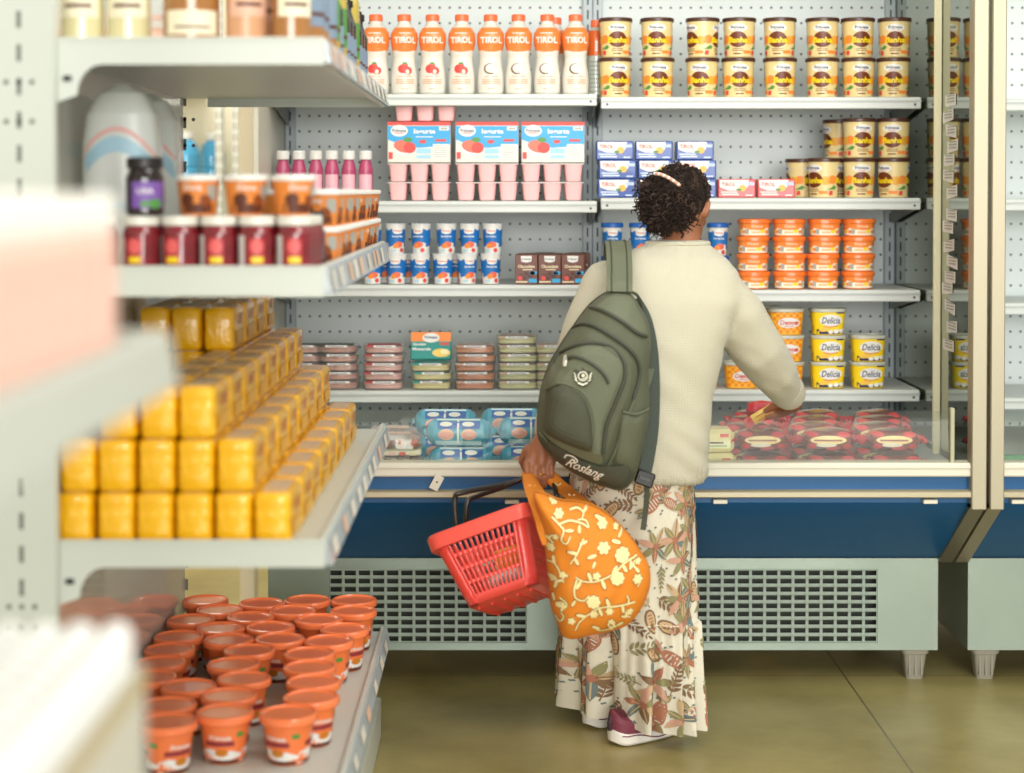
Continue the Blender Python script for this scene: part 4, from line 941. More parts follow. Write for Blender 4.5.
# ---- sliced meat and cheese packs
def mk_slice(slabs, labelm, rnd_, n=5):
    def fn():
        t = thing('sliced_pack', None, None); W, D, H = .068, .055, .030
        mb = MB(); nn = 2.3 if rnd_ else n
        mb.loft([(W*.86, D*.86, .002), (W*.92, D*.93, .006), (W*.92, D*.93, .010), (W*.88, D*.9, .0125), (W*.93, D*.94, .015), (W*.92, D*.93, .0205), (W*.86, D*.88, .0225)], slabs, nn, 30); mb.build('slices', t)
        mb = MB(); mb.loft([(W*.90, D*.93, 0), (W*.945, D*.96, .004), (W*.955, D*.97, .0225), (W*1.0, D*1.05, .0235), (W*1.0, D*1.05, .0255), (W*.9, D*.95, .0275)], FILM, 5, 28, cap1=True); mb.build('clear_tray', t)
        mb = MB(); mb.drect(lambda x, y, e: (x, y, .0279+e), -W*.8, W*.8, -D*.9, D*.3, labelm, .0004, 4); mb.drect(lambda x, z, e: (x, -D*1.055-e, z), -W*.5, W*.55, .0215, .0275, PWHITE, .0006, 2); mb.drect(lambda x, z, e: (x, -D*1.055-e, z), -W*.85, -W*.5, .0215, .0275, labelm, .0006, 2)
        mb.dtext(lambda x, z, e: (x, -D*1.055-e, z), 'Frimesa', 0, .0245, .05, PNAVY, .001, ht=.004); mb.build('printed_label', t); return t
    return fn
HAM = mat('ham_pink', '#d99a8b', .35, var=.15, vscale=60, coat=.3); HAMP = mat('ham_rose', '#e9b0a8', .35, var=.12, vscale=50, coat=.3); CHS = mat('cheese_pale', '#f2dea0', .4, var=.06, vscale=40, coat=.2); SAL = mat('salami_orange', '#e08a5c', .35, var=.15, vscale=50, coat=.3); CHG = mat('cheese_green', '#e2d9a4', .4, var=.08, vscale=40, coat=.2)
LBK = mat('label_charcoal', '#4a4640', .5); LRD = mat('label_red', '#b03a40', .5); LTL = mat('label_teal', '#1f8f86', .5); LTR = mat('label_mauve', '#b59a8c', .5)
kinds4 = [(300, 5, HAM, LBK, True, 'round ham slices, dark label'), (337.5, 5, HAM, LBK, True, 'round ham slices, grey label'), (383, 5, HAMP, LRD, False, 'pink ham slices, red label'), (431, 3, CHS, LTL, False, 'pale cheese slices, teal label'), (475, 5, SAL, LTR, False, 'orange salami slices'), (518, 6, CHG, LTR, False, 'pale cheese slices, mauve label'), (556, 5, CHG, LTR, False, 'cheese slices behind the backpack')]
z = SHL[3]+LIFT
for k, (px, n, sm_, lm, rd, nm4) in enumerate(kinds4):
    pr_ = Proto(mk_slice(sm_, lm, rd))
    for lay in range(n):
        jit = 1.0 if lay > 2 else .4
        pr_.at((cx(px, z)+random.uniform(-.005, .005)*jit, YFr+.06+random.uniform(0, .006), z+lay*.0292), 'clear pack of %s, %s in its stack' % (nm4, ['bottom', 'second', 'third', 'fourth', 'fifth', 'sixth'][lay]), 'food pack', 'sliced packs on the lowest hung shelf', random.uniform(-.06, .06))
t = thing('cheese_card_pack', 'teal and orange cheese pack standing upright on the cheese slice stack', 'food pack', (cx(430, z), YFr+.075, z+.0905)); mb = MB()
mb.M = Matrix.Rotation(R(-14), 4, 'X'); mb.box(-.067, .067, -.008, .008, 0, .092, LTL, .003); f = flat(-.008)
mb.drect(f, -.066, .066, .060, .091, PORANGE, .0006, 1); mb.dell(f, 0, .072, .028, .016, PWHITE, .001); mb.dtext(f, 'Frimesa', 0, .074, .042, PNAVY, .0016, ht=.010); mb.dtext(f, 'Queijo', -.038, .050, .044, PWHITE, .0012, ht=.011, bold=.03); mb.dtext(f, 'Mussarela', -.030, .035, .060, PWHITE, .0012, ht=.010, bold=.03)
mb.dell(f, .034, .022, .030, .014, mat('cheese_gold', '#f0cc62', .4), .001); mb.dell(f, .045, .026, .014, .009, mat('cheese_pale2', '#f7e6ac', .4), .0015); mb.drect(f, .03, .06, .048, .056, PRED, .001, 1); mb.build('printed_pack', t)

# ---- deck: blue mortadella rolls, sausage packs, cheese, red packs
ZD = .661+LIFT
def mk_roll():
    t = thing('mortadella_roll', None, None); mb = MB(); BT = mat('roll_blue', '#4aa5c4', .3, coat=.3, var=.1, vscale=30); L, r = .088, .040
    mb.M = Matrix.Translation((0, 0, r)) @ Matrix.Rotation(R(90), 4, 'Y')
    mb.lathe([(.006, -L-.016), (.012, -L-.012), (.010, -L-.006), (r*.7, -L+.002), (r*.96, -L+.016), (r, -L+.03), (r, L-.03), (r*.96, L-.016), (r*.7, L-.002), (.010, L+.006), (.012, L+.012), (.006, L+.016)], BT, 26); mb.M = None
    def f(x, q, e):
        h = max(-.99, min(.99, q/r)); return (x, -math.cos(math.asin(h))*(r+e), r+h*(r+e))
    mb.drect(f, -.06, .062, .014, .034, PBLUE, .0006, 8, 4); mb.drect(f, -.066, .066, -.034, -.020, mat('roll_pale', '#b9dfe8', .4), .0006, 8, 4)
    for x in (-.035, .03): mb.dell(f, x, -.002, .023, .016, mat('roll_peach', '#eec0ac', .4), .0012, 16); mb.dell(f, x, -.004, .023, .010, mat('roll_pink', '#e7a79c', .4), .0016, 16)
    mb.dell(f, -.036, .026, .018, .006, PWHITE, .0014, 14); mb.dell(f, .028, .026, .018, .006, PWHITE, .0014, 14); mb.drect(f, -.004, .002, -.03, .036, PWHITE, .0014, 1, 6); mb.drect(f, -.062, .062, .0355, .0385, mat('roll_edge', '#dff0f2', .4), .001, 6)
    mb.build('casing', t)
    mb = MB()
    for sx in (-1, 1): mb.tube([(sx*(L+.007), .009*math.cos(a), r+.009*math.sin(a)) for a in [k*math.pi/5 for k in range(10)]], .0025, ALU, 5, closed=True)
    mb.build('clip', t); return t
RO = Proto(mk_roll)
for k, (px, y, lay) in enumerate(((461, 5.17, 0), (459, 5.175, 1), (532, 5.20, 0), (531, 5.21, 1), (446, 5.40, 0), (446, 5.40, 1), (512, 5.42, 0), (512, 5.42, 1))):
    RO.at((XAT(px, y, .75), y, ZD+lay*.0812), 'blue mortadella roll, %s' % ['front left pair, lower', 'front left pair, upper', 'front right pair by the hand, lower', 'front right pair by the hand, upper', 'left back stack, bottom', 'left back stack, top', 'right back stack, bottom', 'right back stack, top'][k], 'sausage', 'blue mortadella rolls', random.uniform(-.05, .05))
def mk_saus():
    t = thing('sausage_pack', None, None); SR = mat('sausage_red', '#b5563c', .3, coat=.5, var=.15, vscale=40)
    mb = MB(); mb.box(-.08, .08, -.055, .055, 0, .018, mat('tray_white', '#e9e2d2', .4), .004); mb.build('tray', t)
    for k in range(4):
        mb = MB(); x = -.057+.038*k; mb.caps([(x, -.042, .034), (x+.003, 0, .036), (x, .042, .034)], [.0165, .018, .0165], SR, 12); mb.build('sausage', t)
    mb = MB(); mb.loft([(.082, .058, .014), (.084, .06, .02), (.08, .056, .046), (.06, .04, .058)], FILM, 5, 28, cap0=False); mb.dpoly(lambda x, y, e: (x, y, .0585+e), [(-.05, -.03), (.05, -.034), (.046, .02), (-.04, .02)], mat('pack_blush', '#d9b3a2', .45), .0006)
    for k in range(5): mb.drect(lambda x, z, e: (x, -.0605-e, z), -.07+.029*k, -.052+.029*k, .002, .011, [PRED, PBEIGE, PPINK, PRED, PBEIGE][k], .0008, 1)
    mb.build('film', t); return t
SA = Proto(mk_saus)
for k, (px, y, lay) in enumerate(((396, 5.17, 0), (394, 5.18, 1), (334, 5.18, 0), (334, 5.19, 1), (393, 5.31, 0), (393, 5.31, 1))):
    SA.at((XAT(px, y, .72), y, ZD+lay*.060), 'clear pack of small red sausages, %s' % ['front, lower', 'front, upper', 'left end, lower', 'left end, upper', 'behind, lower', 'behind, upper'][k], 'food pack', 'sausage packs', random.uniform(-.06, .06))
def mk_cheese():
    t = thing('cheese_pack', None, None); mb = MB(); mb.box(-.082, .082, -.05, .05, 0, .066, mat('block_cheese', '#e8dca2', .35, coat=.3, var=.05), .012); mb.build('cheese_block', t)
    mb = MB(); f = flat(-.0505); mb.drect(f, -.06, .07, .014, .034, mat('cheese_lbl', '#f2ecc8', .45), .0006, 4); mb.drect(f, -.05, .05, .026, .031, PBROWN, .0012, 4); mb.drect(f, -.05, .06, .018, .021, PGREEN, .0012, 4); mb.drect(f, .04, .065, .044, .054, PRED, .0012, 2); mb.build('printed_label', t); return t
CK = Proto(mk_cheese)
for k, (px, y, lay) in enumerate(((706, 5.17, 0), (704, 5.18, 1), (645, 5.17, 0), (643, 5.17, 1))):
    CK.at((XAT(px, y, .72), y, ZD+lay*.068), 'pale cheese block pack, %s' % ['lower one, right of the sweater hem', 'upper one, right of the sweater hem', 'lower one, hidden by the sweater', 'upper one, hidden by the sweater'][k], 'cheese', 'cheese block packs')
def mk_redp():
    t = thing('sausage_bag', None, None); W, D, H = .075, .054, .064; RP = mat('bag_maroon', '#6e2a26', .22, coat=.6, var=.35, vscale=22, bump=.4, bscale=30); RX = mat('bag_crimp', '#c43b45', .25, coat=.5, bump=.5, bscale=50)
    mb = MB(); mb.M = Matrix.Rotation(R(90), 4, 'Y')
    rr = []
    for k in range(11):
        u = -1+2*k/10; sq = (1-abs(u)**4)**.5*.96+.04; ring = []
        for j in range(26):
            a = 2*math.pi*j/26; c_, s_ = math.cos(a), math.sin(a); wob = 1+.05*math.sin(3*a+u*4)
            ring.append((-H/2-H/2*sq*math.copysign(abs(c_)**.75, c_)*wob, D*(.55+.45*sq)*math.copysign(abs(s_)**.75, s_), u*W))
        rr.append(ring)
    mb.rings(rr, RP); mb.M = None
    def f(x, q, e):
        u = x/W; sq = (1-abs(u)**4)**.5*.96+.04; h = max(-.98, min(.98, (q-H/2)/(H/2*sq))); c_ = abs(h)**(1/.75); s_ = math.sqrt(max(0, 1-c_*c_))
        return (x, -D*(.55+.45*sq)*s_**.75-e-.0015, q)
    mb.dell(f, -.004, .036, .052, .0125, mat('bag_cream', '#ecd396', .4), .002, 20); mb.drect(f, -.045, .035, .033, .038, mat('bag_script', '#8e3a2e', .4), .003, 5)
    for (x, q, rx, rz) in ((-.05, .052, .018, .007), (.04, .051, .02, .008), (-.052, .018, .012, .009), (.050, .017, .013, .008), (.01, .012, .022, .006)): mb.dell(f, x, q, rx, rz, mat('bag_red', '#c93d46', .25, coat=.5), .0025, 12)
    mb.dell(f, -.01, .022, .03, .006, mat('bag_white', '#e9dcd0', .4), .003, 12); mb.build('film_bag', t)
    for sx in (-1, 1):
        mb = MB(); pts = []
        rr = [[(sx*(W*.96+.007*k), (j/4-1)*.03*(1+.25*k), H/2+(.02+.008*k)*math.cos(j*math.pi/4)*0+.010*math.sin(j*1.9+k)) for j in range(9)] for k in range(4)]
        vs = [p for q in rr for p in q]; mb.add(vs, [(a*9+b, a*9+b+1, (a+1)*9+b+1, (a+1)*9+b) for a in range(3) for b in range(8)], RX); o = mb.build('crimped_end', t); sheet_finish(o, .0015)
    return t
RPK = Proto(mk_redp)
k = 0
for (yr_, lay, pxs, nm5) in ((5.17, 0, (765, 831, 896), 'front row, lower'), (5.18, 1, (761, 827, 892), 'front row, upper'), (5.32, 0, (750, 814, 878), 'second row, lower'), (5.32, 1, (748, 812, 876), 'second row, upper'), (5.47, 0, (753, 816, 879), 'third row, lower'), (5.47, 1, (751, 814, 877), 'third row, upper'), (5.62, 1, (755, 816, 877), 'rear row, upper'), (5.62, 0, (755, 816, 877), 'rear row, lower')):
    for j, px in enumerate(pxs):
        RPK.at((XAT(px, yr_, .72), yr_, ZD+lay*.0685), 'maroon and red film bag of sausage, %s, %s' % (nm5, ['left', 'middle', 'right'][j]), 'food pack', 'maroon sausage bags', random.uniform(-.03, .03))

# ================================================================== the shopper
YP0 = 4.78                                    # depth of the body line
def B(px, py, dy=0.): return P(px, py, YP0+dy)
def ease(o, voxel, smooth=0, fac=.5):
    """weld overlapping volumes into one continuous skin and bake it"""
    md = o.modifiers.new('weld', 'REMESH'); md.mode = 'VOXEL'; md.voxel_size = voxel; md.use_smooth_shade = True
    if smooth: sm = o.modifiers.new('relax', 'SMOOTH'); sm.iterations = smooth; sm.factor = fac
    dg = bpy.context.evaluated_depsgraph_get(); me = bpy.data.meshes.new_from_object(o.evaluated_get(dg))
    me.name = o.name; o.modifiers.clear(); old = o.data; o.data = me; bpy.data.meshes.remove(old)
    me.polygons.foreach_set('use_smooth', [True]*len(me.polygons)); return o
SKIN = mat('skin_brown', '#9a6344', .5, var=.08, vscale=25, bump=.08, bscale=160)
person = thing('person', 'person in cream sweater and floral skirt, back turned, reaching into the display case', 'person', (B(630, 740).x, YP0, 0))
pinv = Matrix.Translation((-person.location.x, -YP0, 0))
def pp(name, mb, parent=person, bake=None, **k):
    o = mb.build(name, parent, **k)
    if bake: ease(o, *bake)
    if parent is person: o.location = (-person.location.x, -YP0, 0)
    return o

# ---- body: one skin
mb = MB()
HEADC = B(681, 205, .13); hr = Matrix.Rotation(R(-14), 3, 'Y') @ Matrix.Rotation(R(14), 3, 'X')
hz = Matrix.Rotation(R(-20), 3, 'Z')           # face turned away and to the right
def hp(x, y, z): return HEADC + hz @ (Matrix.Rotation(R(-20), 3, 'X') @ Vector((x, y, z)))
hrot = hz @ Matrix.Rotation(R(-20), 3, 'X')
mb.ell(HEADC, (.072, .090, .095), SKIN, 28, 18, hrot)                        # skull
mb.ell(hp(0, .035, -.055), (.056, .062, .060), SKIN, 24, 14, hrot)           # jaw
mb.ell(hp(0, .082, -.095), (.022, .018, .018), SKIN, 14, 8, hrot)            # chin
mb.caps([hp(0, .092, .012), hp(0, .104, -.020), hp(0, .110, -.034)], [.009, .012, .014], SKIN, 10)   # nose
mb.caps([hp(-.012, .104, -.036), hp(.012, .104, -.036)], [.009, .009], SKIN, 8)
mb.caps([hp(-.040, .078, .022), hp(0, .090, .026), hp(.040, .078, .022)], [.009, .011, .009], SKIN, 8)   # brow
for s in (-1, 1):
    mb.caps([hp(s*.030, .070, -.030), hp(s*.048, .045, -.03)], [.02, .016], SKIN, 8)                    # cheek
    mb.ell(hp(s*.0735, -.008, -.012), (.009, .017, .029), SKIN, 14, 10, hrot)                            # ear
    mb.caps([hp(s*.080, -.016, .006), hp(s*.083, -.022, -.006), hp(s*.079, -.016, -.026)], [.005, .006, .005], SKIN, 8)
mb.caps([hp(-.018, .096, -.066), hp(0, .101, -.064), hp(.018, .096, -.066)], [.007, .008, .007], SKIN, 8)   # lips
mb.caps([hp(-.015, .094, -.075), hp(0, .098, -.077), hp(.015, .094, -.075)], [.007, .009, .007], SKIN, 8)
mb.caps([B(677, 268, .05), B(681, 240, .085), hp(0, -.01, -.05)], [.050, .053, .054], SKIN, 18)          # neck
# trunk, limbs under the clothes
mb.ell(B(662, 330, .03), (.14, .085, .17), SKIN, 22, 14); mb.ell(B(640, 430, .0), (.125, .09, .17), SKIN, 22, 14); mb.ell(B(634, 500, .02), (.122, .085, .12), SKIN, 22, 14)
for a, b, c, d in (((612, 505, .03), (600, 610, .13), (602, 712, .20), 0), ((652, 505, .02), (648, 620, .05), (634, 733, .05), 0)):
    mb.caps([B(*a), B(*b), B(*c)], [.070, .050, .034], SKIN, 14)
mb.caps([B(724, 290, .03), B(762, 352, .09)], [.052, .043], SKIN, 12); mb.caps([B(762, 352, .09), B(788, 394, .30)], [.042, .028], SKIN, 12)
mb.caps([B(604, 288, .0), B(572, 365, -.03)], [.052, .042], SKIN, 12); mb.caps([B(572, 365, -.03), B(546, 437, -.10)], [.041, .027], SKIN, 12)
# left hand: back of the hand to the camera, fingers closed round the handles
LHY = -.12
def LH(px, py, dy=0.): return B(px, py, LHY+dy)
mb.caps([LH(546, 436, .02), LH(541, 448, .01)], [.026, .027], SKIN, 14)
mb.caps([LH(531, 462, .005), LH(536, 446, .008), LH(541, 440, .015)], [.0165, .019, .02], SKIN, 12)
mb.caps([LH(541, 463, -.002), LH(543, 446, .004)], [.0175, .02], SKIN, 12)
mb.caps([LH(550, 463, .004), LH(549, 447, .01)], [.016, .019], SKIN, 12)
for (kx, ky, r, ln) in ((526.5, 463, .0088, 0), (535, 466.5, .0092, 1.5), (543.3, 467, .0090, 1.5), (551.2, 465, .0082, 0)):
    mb.caps([LH(kx, ky, -.006), LH(kx+.4, ky+9+ln, -.012), LH(kx+.8, ky+16+ln, .002)], [r*1.12, r*1.02, r], SKIN, 10)
    mb.caps([LH(kx+.8, ky+16+ln, .002), LH(kx+1, ky+17.5+ln, .022), LH(kx+1, ky+13+ln, .036)], [r, r*.95, r*.85], SKIN, 10)
mb.caps([LH(528, 450, .02), LH(522.5, 461, .038), LH(527, 471, .046), LH(535, 476, .044)], [.015, .0125, .0108, .009], SKIN, 10)
# right hand: palm down beyond the cuff, fingers pinching the packet
RHY = .36
def RH(px, py, dy=0.): return B(px-1, py+3, RHY+dy)
mb.caps([B(789, 392, .28), RH(793, 402, -.02)], [.026, .025], SKIN, 12)
mb.caps([RH(795, 396, -.01), RH(793, 404, .035)], [.022, .017], SKIN, 12); mb.caps([RH(787, 398, -.01), RH(784, 405, .035)], [.021, .016], SKIN, 12)
for k, (kx, ky) in enumerate(((800, 402), (794, 404.5), (787.5, 405.5), (781, 405))):
    l = (1., 1.1, 1.05, .85)[k]
    mb.caps([RH(kx, ky, .03), RH(kx-5*l, ky+4.5*l, .055), RH(kx-13*l, ky+7*l, .058)], [.0102, .0095, .0088], SKIN, 10)
    mb.caps([RH(kx-13*l, ky+7*l, .058), RH(kx-19*l, ky+7.5*l, .048)], [.0088, .0078], SKIN, 10)
mb.caps([RH(783, 399, 0), RH(774, 404, .015), RH(767, 408, .03)], [.0135, .011, .009], SKIN, 10)
body = pp('body', mb, bake=(.0037, 4, .5))
mb = MB()
for s in (-1, 1):
    for dx in (0,):
        mb2 = MB(); mb2.ell(hp(s*.030, .0755, .004), (.0115, .0115, .0115), PWHITE, 12, 8); mb2.ell(hp(s*.031, .085, .003), (.006, .003, .006), BLACK, 10, 6, hrot); pp('eye', mb2)
mb2 = MB(); mb2.tube([LH(541.6, 474, -.010)+Vector((.0118*math.cos(a), .0118*math.sin(a), 0)) for a in [k*math.pi/8 for k in range(16)]], .0022, mat('ring_gold', '#d79a3e', .25, metal=.8), 6, closed=True); pp('finger_ring', mb2)

# ---- sweater
KN = bpy.data.materials.new('knit_cream'); KN.use_nodes = True
def knit(m, col, scale=150., strength=.35):
    nt = m.node_tree; b = nt.nodes['Principled BSDF']; N = nt.nodes.new; L = nt.links.new
    b.inputs['Base Color'].default_value = lin(col); b.inputs['Roughness'].default_value = .9; b.inputs['Specular IOR Level'].default_value = .2; b.inputs['Sheen Weight'].default_value = .15
    tc = N('ShaderNodeTexCoord'); mp = N('ShaderNodeMapping'); mp.inputs['Scale'].default_value = (1, .5, 1); L(tc.outputs['Object'], mp.inputs[0])
    wv = N('ShaderNodeTexWave'); wv.bands_direction = 'X'; wv.inputs['Scale'].default_value = scale/2; wv.inputs['Distortion'].default_value = 1.5; wv.inputs['Detail'].default_value = 2; L(mp.outputs[0], wv.inputs['Vector'])
    w2 = N('ShaderNodeTexWave'); w2.bands_direction = 'Z'; w2.inputs['Scale'].default_value = scale/2; w2.inputs['Distortion'].default_value = 2.5; L(mp.outputs[0], w2.inputs['Vector'])
    ad = N('ShaderNodeMath'); ad.operation = 'ADD'; L(wv.outputs['Fac'], ad.inputs[0]); L(w2.outputs['Fac'], ad.inputs[1])
    bp = N('ShaderNodeBump'); bp.inputs['Strength'].default_value = strength; bp.inputs['Distance'].default_value = .004; L(ad.outputs[0], bp.inputs['Height']); L(bp.outputs[0], b.inputs['Normal'])
knit(KN, '#c2bda7')
def sec(py, xl, xr, yc, ry, n=2.4, seg=40, tilt=0.):
    a, b = B(xl, py, yc), B(xr, py, yc); c = (a+b)/2; rx = (b.x-a.x)/2; o = []
    for k in range(seg):
        t = 2*math.pi*k/seg; u, v = math.cos(t), math.sin(t)
        x = rx*math.copysign(abs(u)**(2/n), u)
        o.append((c.x+x, c.y+ry*math.copysign(abs(v)**(2/n), v), c.z+tilt*x))
    return o
mb = MB()
mb.rings([sec(240, 651, 706, .075, .056, 2.), sec(244, 646, 709, .07, .062, 2.), sec(250, 632, 717, .06, .072, 2.), sec(258, 612, 727, .045, .085, 2.2), sec(272, 596, 739, .03, .10), sec(300, 588, 742, .015, .118),
          sec(345, 586, 725, .0, .125), sec(400, 584, 712, -.005, .125), sec(440, 574, 709, -.005, .13), sec(462, 568, 708, .0, .135, tilt=-.05), sec(472, 566, 706, .0, .135, tilt=-.06), sec(478, 570, 703, .0, .125, tilt=-.06)], KN)
mb.caps([B(712, 288, .02), B(736, 316, .045), B(757, 349, .085), B(773, 371, .15), B(785, 389, .25)], [.074, .080, .0745, .0655, .050], KN, 26)
mb.tube([B(783, 386, .235), B(788.5, 393, .285), B(790, 395, .295)], [.049, .047, .043], KN, 24)
mb.caps([B(607, 286, .0), B(590, 325, -.02), B(573, 368, -.04), B(557, 408, -.075), B(551, 428, -.095)], [.070, .068, .060, .050, .045], KN, 24)
sw = pp('sweater', mb, bake=(.0075, 9, .5))
me = sw.data                                    # soft folds at elbow, armpit and hem, plus a ribbed hem band
ctr = [(B(738, 372, .05), .10, .0055, 26), (B(715, 330, 0), .12, .005, 20), (B(700, 455, -.1), .14, .004, 24), (B(772, 375, .15), .09, .006, 30), (B(660, 380, -.1), .20, .003, 16)]
for v in me.vertices:
    co = v.co; d = 0
    for c, rad, amp, fr in ctr:
        q = (co-c).length
        if q < rad: d += amp*(1-q/rad)**1.2*math.sin((co.x*.7+co.z*.9)*fr*6.28/1.6+c.x*9)
    zz = co.z+(co.x-B(636, 470).x)*.06
    if abs(co.x-B(636, 470).x) < .2 and zz < ZAT(458, YP0): d += .0022*math.sin(co.x*520)
    d += .003*noise.noise(co*9)
    v.co = co+v.normal*d
mb = MB(); rr = []
for k in range(41): pass
def collar(t, py, xl, xr, yc, ry): 
    a, b = B(xl, py, yc), B(xr, py, yc); c = (a+b)/2; return Vector((c.x+(b.x-a.x)/2*math.cos(t), c.y+ry*math.sin(t), c.z))
mb.tube([collar(2*math.pi*k/40, 243.5, 647, 708, .072, .062) for k in range(40)], .0075, KN, 10, closed=True); pp('collar', mb, parent=sw)
mb = MB(); ca, cb = B(783, 386, .235), B(789.5, 394.5, .29); 
mb.tube([B(784, 387.5, .243), B(787, 391, .268), B(790, 395, .293)], [.0505, .0505, .0455], KN, 28); pp('cuff', mb, parent=sw)

# ---- skirt
SKW = mat('skirt_ivory', '#dad4c0', .85, spec=.2, bump=.1, bscale=220)
TC = mat('motif_terracotta', '#a8735c', .85, spec=.1); OLI = mat('motif_olive', '#8f8a62', .85, spec=.1); BRN = mat('motif_brown', '#84694f', .85, spec=.1); SLT = mat('motif_slate', '#6f7d79', .85, spec=.1); ROSE = mat('motif_rose', '#c69a84', .85, spec=.1); SAND = mat('motif_sand', '#c4ab84', .85, spec=.1)
SR = [(452, 574, 692, .120), (480, 570, 693, .13), (540, 566, 694, .13), (600, 564, 693, .125), (618, 564, 692, .125), (621, 562, 694, .13), (650, 563, 693, .132), (690, 563, 692, .134), (727, 563, 692, .136)]
def sk(u, v, e=0.):
    """u: angle (0 right, going round; pi*1.5 towards the camera), v: pixel row"""
    v = max(452, min(727, v))
    for (a, b) in zip(SR, SR[1:]):
        if a[0] <= v <= b[0]:
            t = (v-a[0])/(b[0]-a[0]); xl = a[1]+(b[1]-a[1])*t; xr = a[2]+(b[2]-a[2])*t; ry = a[3]+(b[3]-a[3])*t; break
    h = (v-452)/275.; low = max(0, (v-620)/107.)
    A = B(xl, v, .0); C = B(xr, v, .0); c = (A+C)/2; rx = (C.x-A.x)/2
    fold = .010*h*math.sin(9*u+1.2)+.012*h*h*math.sin(14*u+.4+1.1*h)+(.010*low*math.sin(23*u)+.004*math.sin(40*u)*(1 if v > 620 else 0)*(1-low*.6))
    du = (u-4.38+math.pi) % (2*math.pi)-math.pi                       # deep fold between the legs
    fold -= .075*max(0, (v-560)/167.)**1.1*math.exp(-(du/.13)**2)
    k = 1+fold/max(.1, ry)*1.0
    x = rx*math.cos(u)*k; y = ry*math.sin(u)*k-x*.80*h+.125*h
    n = Vector((math.cos(u)/rx, math.sin(u)/ry, 0)).normalized()
    return Vector((c.x+x, c.y+y, c.z))+n*e
mb = MB(); rows = [452, 466, 480, 500, 520, 540, 560, 580, 600, 612, 618, 620.5, 626, 640, 655, 670, 685, 700, 712, 722, 727]; NU = 180
rr = [[sk(2*math.pi*k/NU, v) for k in range(NU)] for v in rows]; mb.rings(rr, SKW, True, False)
rr2 = [[sk(2*math.pi*k/NU, v, -.004) for k in range(NU)] for v in (727, 715, 700)]; mb.rings(rr2, SKW, False, False)
XC = CX
def skp(u0, v0):
    """local chart: x along the cloth in metres, z up in metres, about (u0, v0)"""
    def f(x, z, e):
        v = v0-z*(FPX/YP0); uu = u0
        r_ = .19; return tuple(sk(u0+x/r_, v, .0012+e*1.6))
    return f
rnd = random.Random(11)
def leaf(f, x, z, a, L, wd, m, m2=None, e=.0008):
    c, s = math.cos(a), math.sin(a); pts = [(0, -.0), (.25, .8), (.5, 1), (.75, .7), (1, 0)]
    up = [(x+L*t*c-wd/2*q*s, z+L*t*s+wd/2*q*c) for t, q in pts]; dn = [(x+L*t*c+wd/2*q*s, z+L*t*s-wd/2*q*c) for t, q in pts[1:-1]]
    mb.dpoly(f, up+dn[::-1], m, e)
    if m2: mb.dline(f, [(x+L*.08*c, z+L*.08*s), (x+L*.9*c, z+L*.9*s)], wd*.14, m2, e+.0006)
def frond(f, x, z, a, L, m):
    c, s = math.cos(a), math.sin(a); mb.dline(f, [(x, z), (x+L*c, z+L*s)], .0025, BRN, .0006)
    for k in range(5):
        t = .15+.17*k; q = L*.34*(1-.5*t)
        for sg in (-1, 1): leaf(f, x+L*t*c, z+L*t*s, a+sg*.8, q, q*.38, m, None, .0009+.0001*k)
    leaf(f, x+L*.95*c, z+L*.95*s, a, L*.22, L*.09, m)
def bird(f, x, z, a, L):
    c, s = math.cos(a), math.sin(a); mb.dell(f, x, z, L*.30, L*.15, TC, .0010, 16, rot=a)
    for k in range(-3, 4): mb.dline(f, [(x+k*L*.075*c+L*.12*s*(1-abs(k)/4.5), z+k*L*.075*s-L*.12*c*(1-abs(k)/4.5)), (x+k*L*.075*c-L*.12*s*(1-abs(k)/4.5), z+k*L*.075*s+L*.12*c*(1-abs(k)/4.5))], L*.024, SKW, .0016)
    for g, m in ((-.5, ROSE), (-.2, BRN), (.15, TC), (.5, OLI)): leaf(f, x+L*.24*c, z+L*.24*s, a+g, L*.42, L*.09, m, None, .0008)
    for g, m in ((2.6, OLI), (3.14, SLT), (3.7, BRN)): leaf(f, x-L*.2*c, z-L*.2*s, a+g, L*.32, L*.13, m, SAND, .0013)
def flower(f, x, z, a, L):
    for k, m in enumerate((OLI, TC, SLT, BRN, SAND, OLI, ROSE)):
        leaf(f, x, z, a+k*.898, L*(.5 if k % 2 else .62), L*.2, m, SAND if m is not SAND else BRN, .0010+.0002*k)
    mb.dell(f, x, z, L*.1, L*.1, TC, .0028, 12)
def seed(f, x, z, a, L):
    mb.dell(f, x, z, L*.3, L*.17, BRN, .001, 14, rot=a); mb.dell(f, x, z, L*.25, L*.125, SAND, .0014, 14, rot=a)
    for k in range(-2, 3): mb.dell(f, x+k*L*.08*math.cos(a), z+k*L*.08*math.sin(a), L*.02, L*.07, TC, .0018, 8, rot=a)
spots = []
v = 474
while v < 728:
    u = rnd.uniform(0, .3)
    while u < 2*math.pi-.1:
        spots.append((u, v+rnd.uniform(-8, 8))); u += .31+rnd.uniform(-.03, .04)
    v += 29
for i, (u, v) in enumerate(spots):
    if not (462 < v < 722): continue
    f = skp(u, v); k = rnd.random(); a = rnd.uniform(0, 6.28); L = min(.115, .085+.035*rnd.random(), (727-v)/380*1.3+.045)
    if k < .28: bird(f, 0, 0, a, L*1.05)
    elif k < .55: flower(f, 0, 0, a, L*.95)
    elif k < .85: frond(f, -.018*math.cos(a), -.018*math.sin(a), a, L*.75, rnd.choice([OLI, OLI, BRN, SAND]))
    else: seed(f, 0, 0, a, L)
for _ in range(620):
    u = rnd.uniform(0, 6.28); v = rnd.uniform(462, 724); f = skp(u, v)
    for b in (0, .785): mb.dline(f, [(-.0036*math.cos(b), -.0036*math.sin(b)), (.0036*math.cos(b), .0036*math.sin(b))], .0034, SLT, .0006)
skirt = pp('skirt', mb, angle=60)
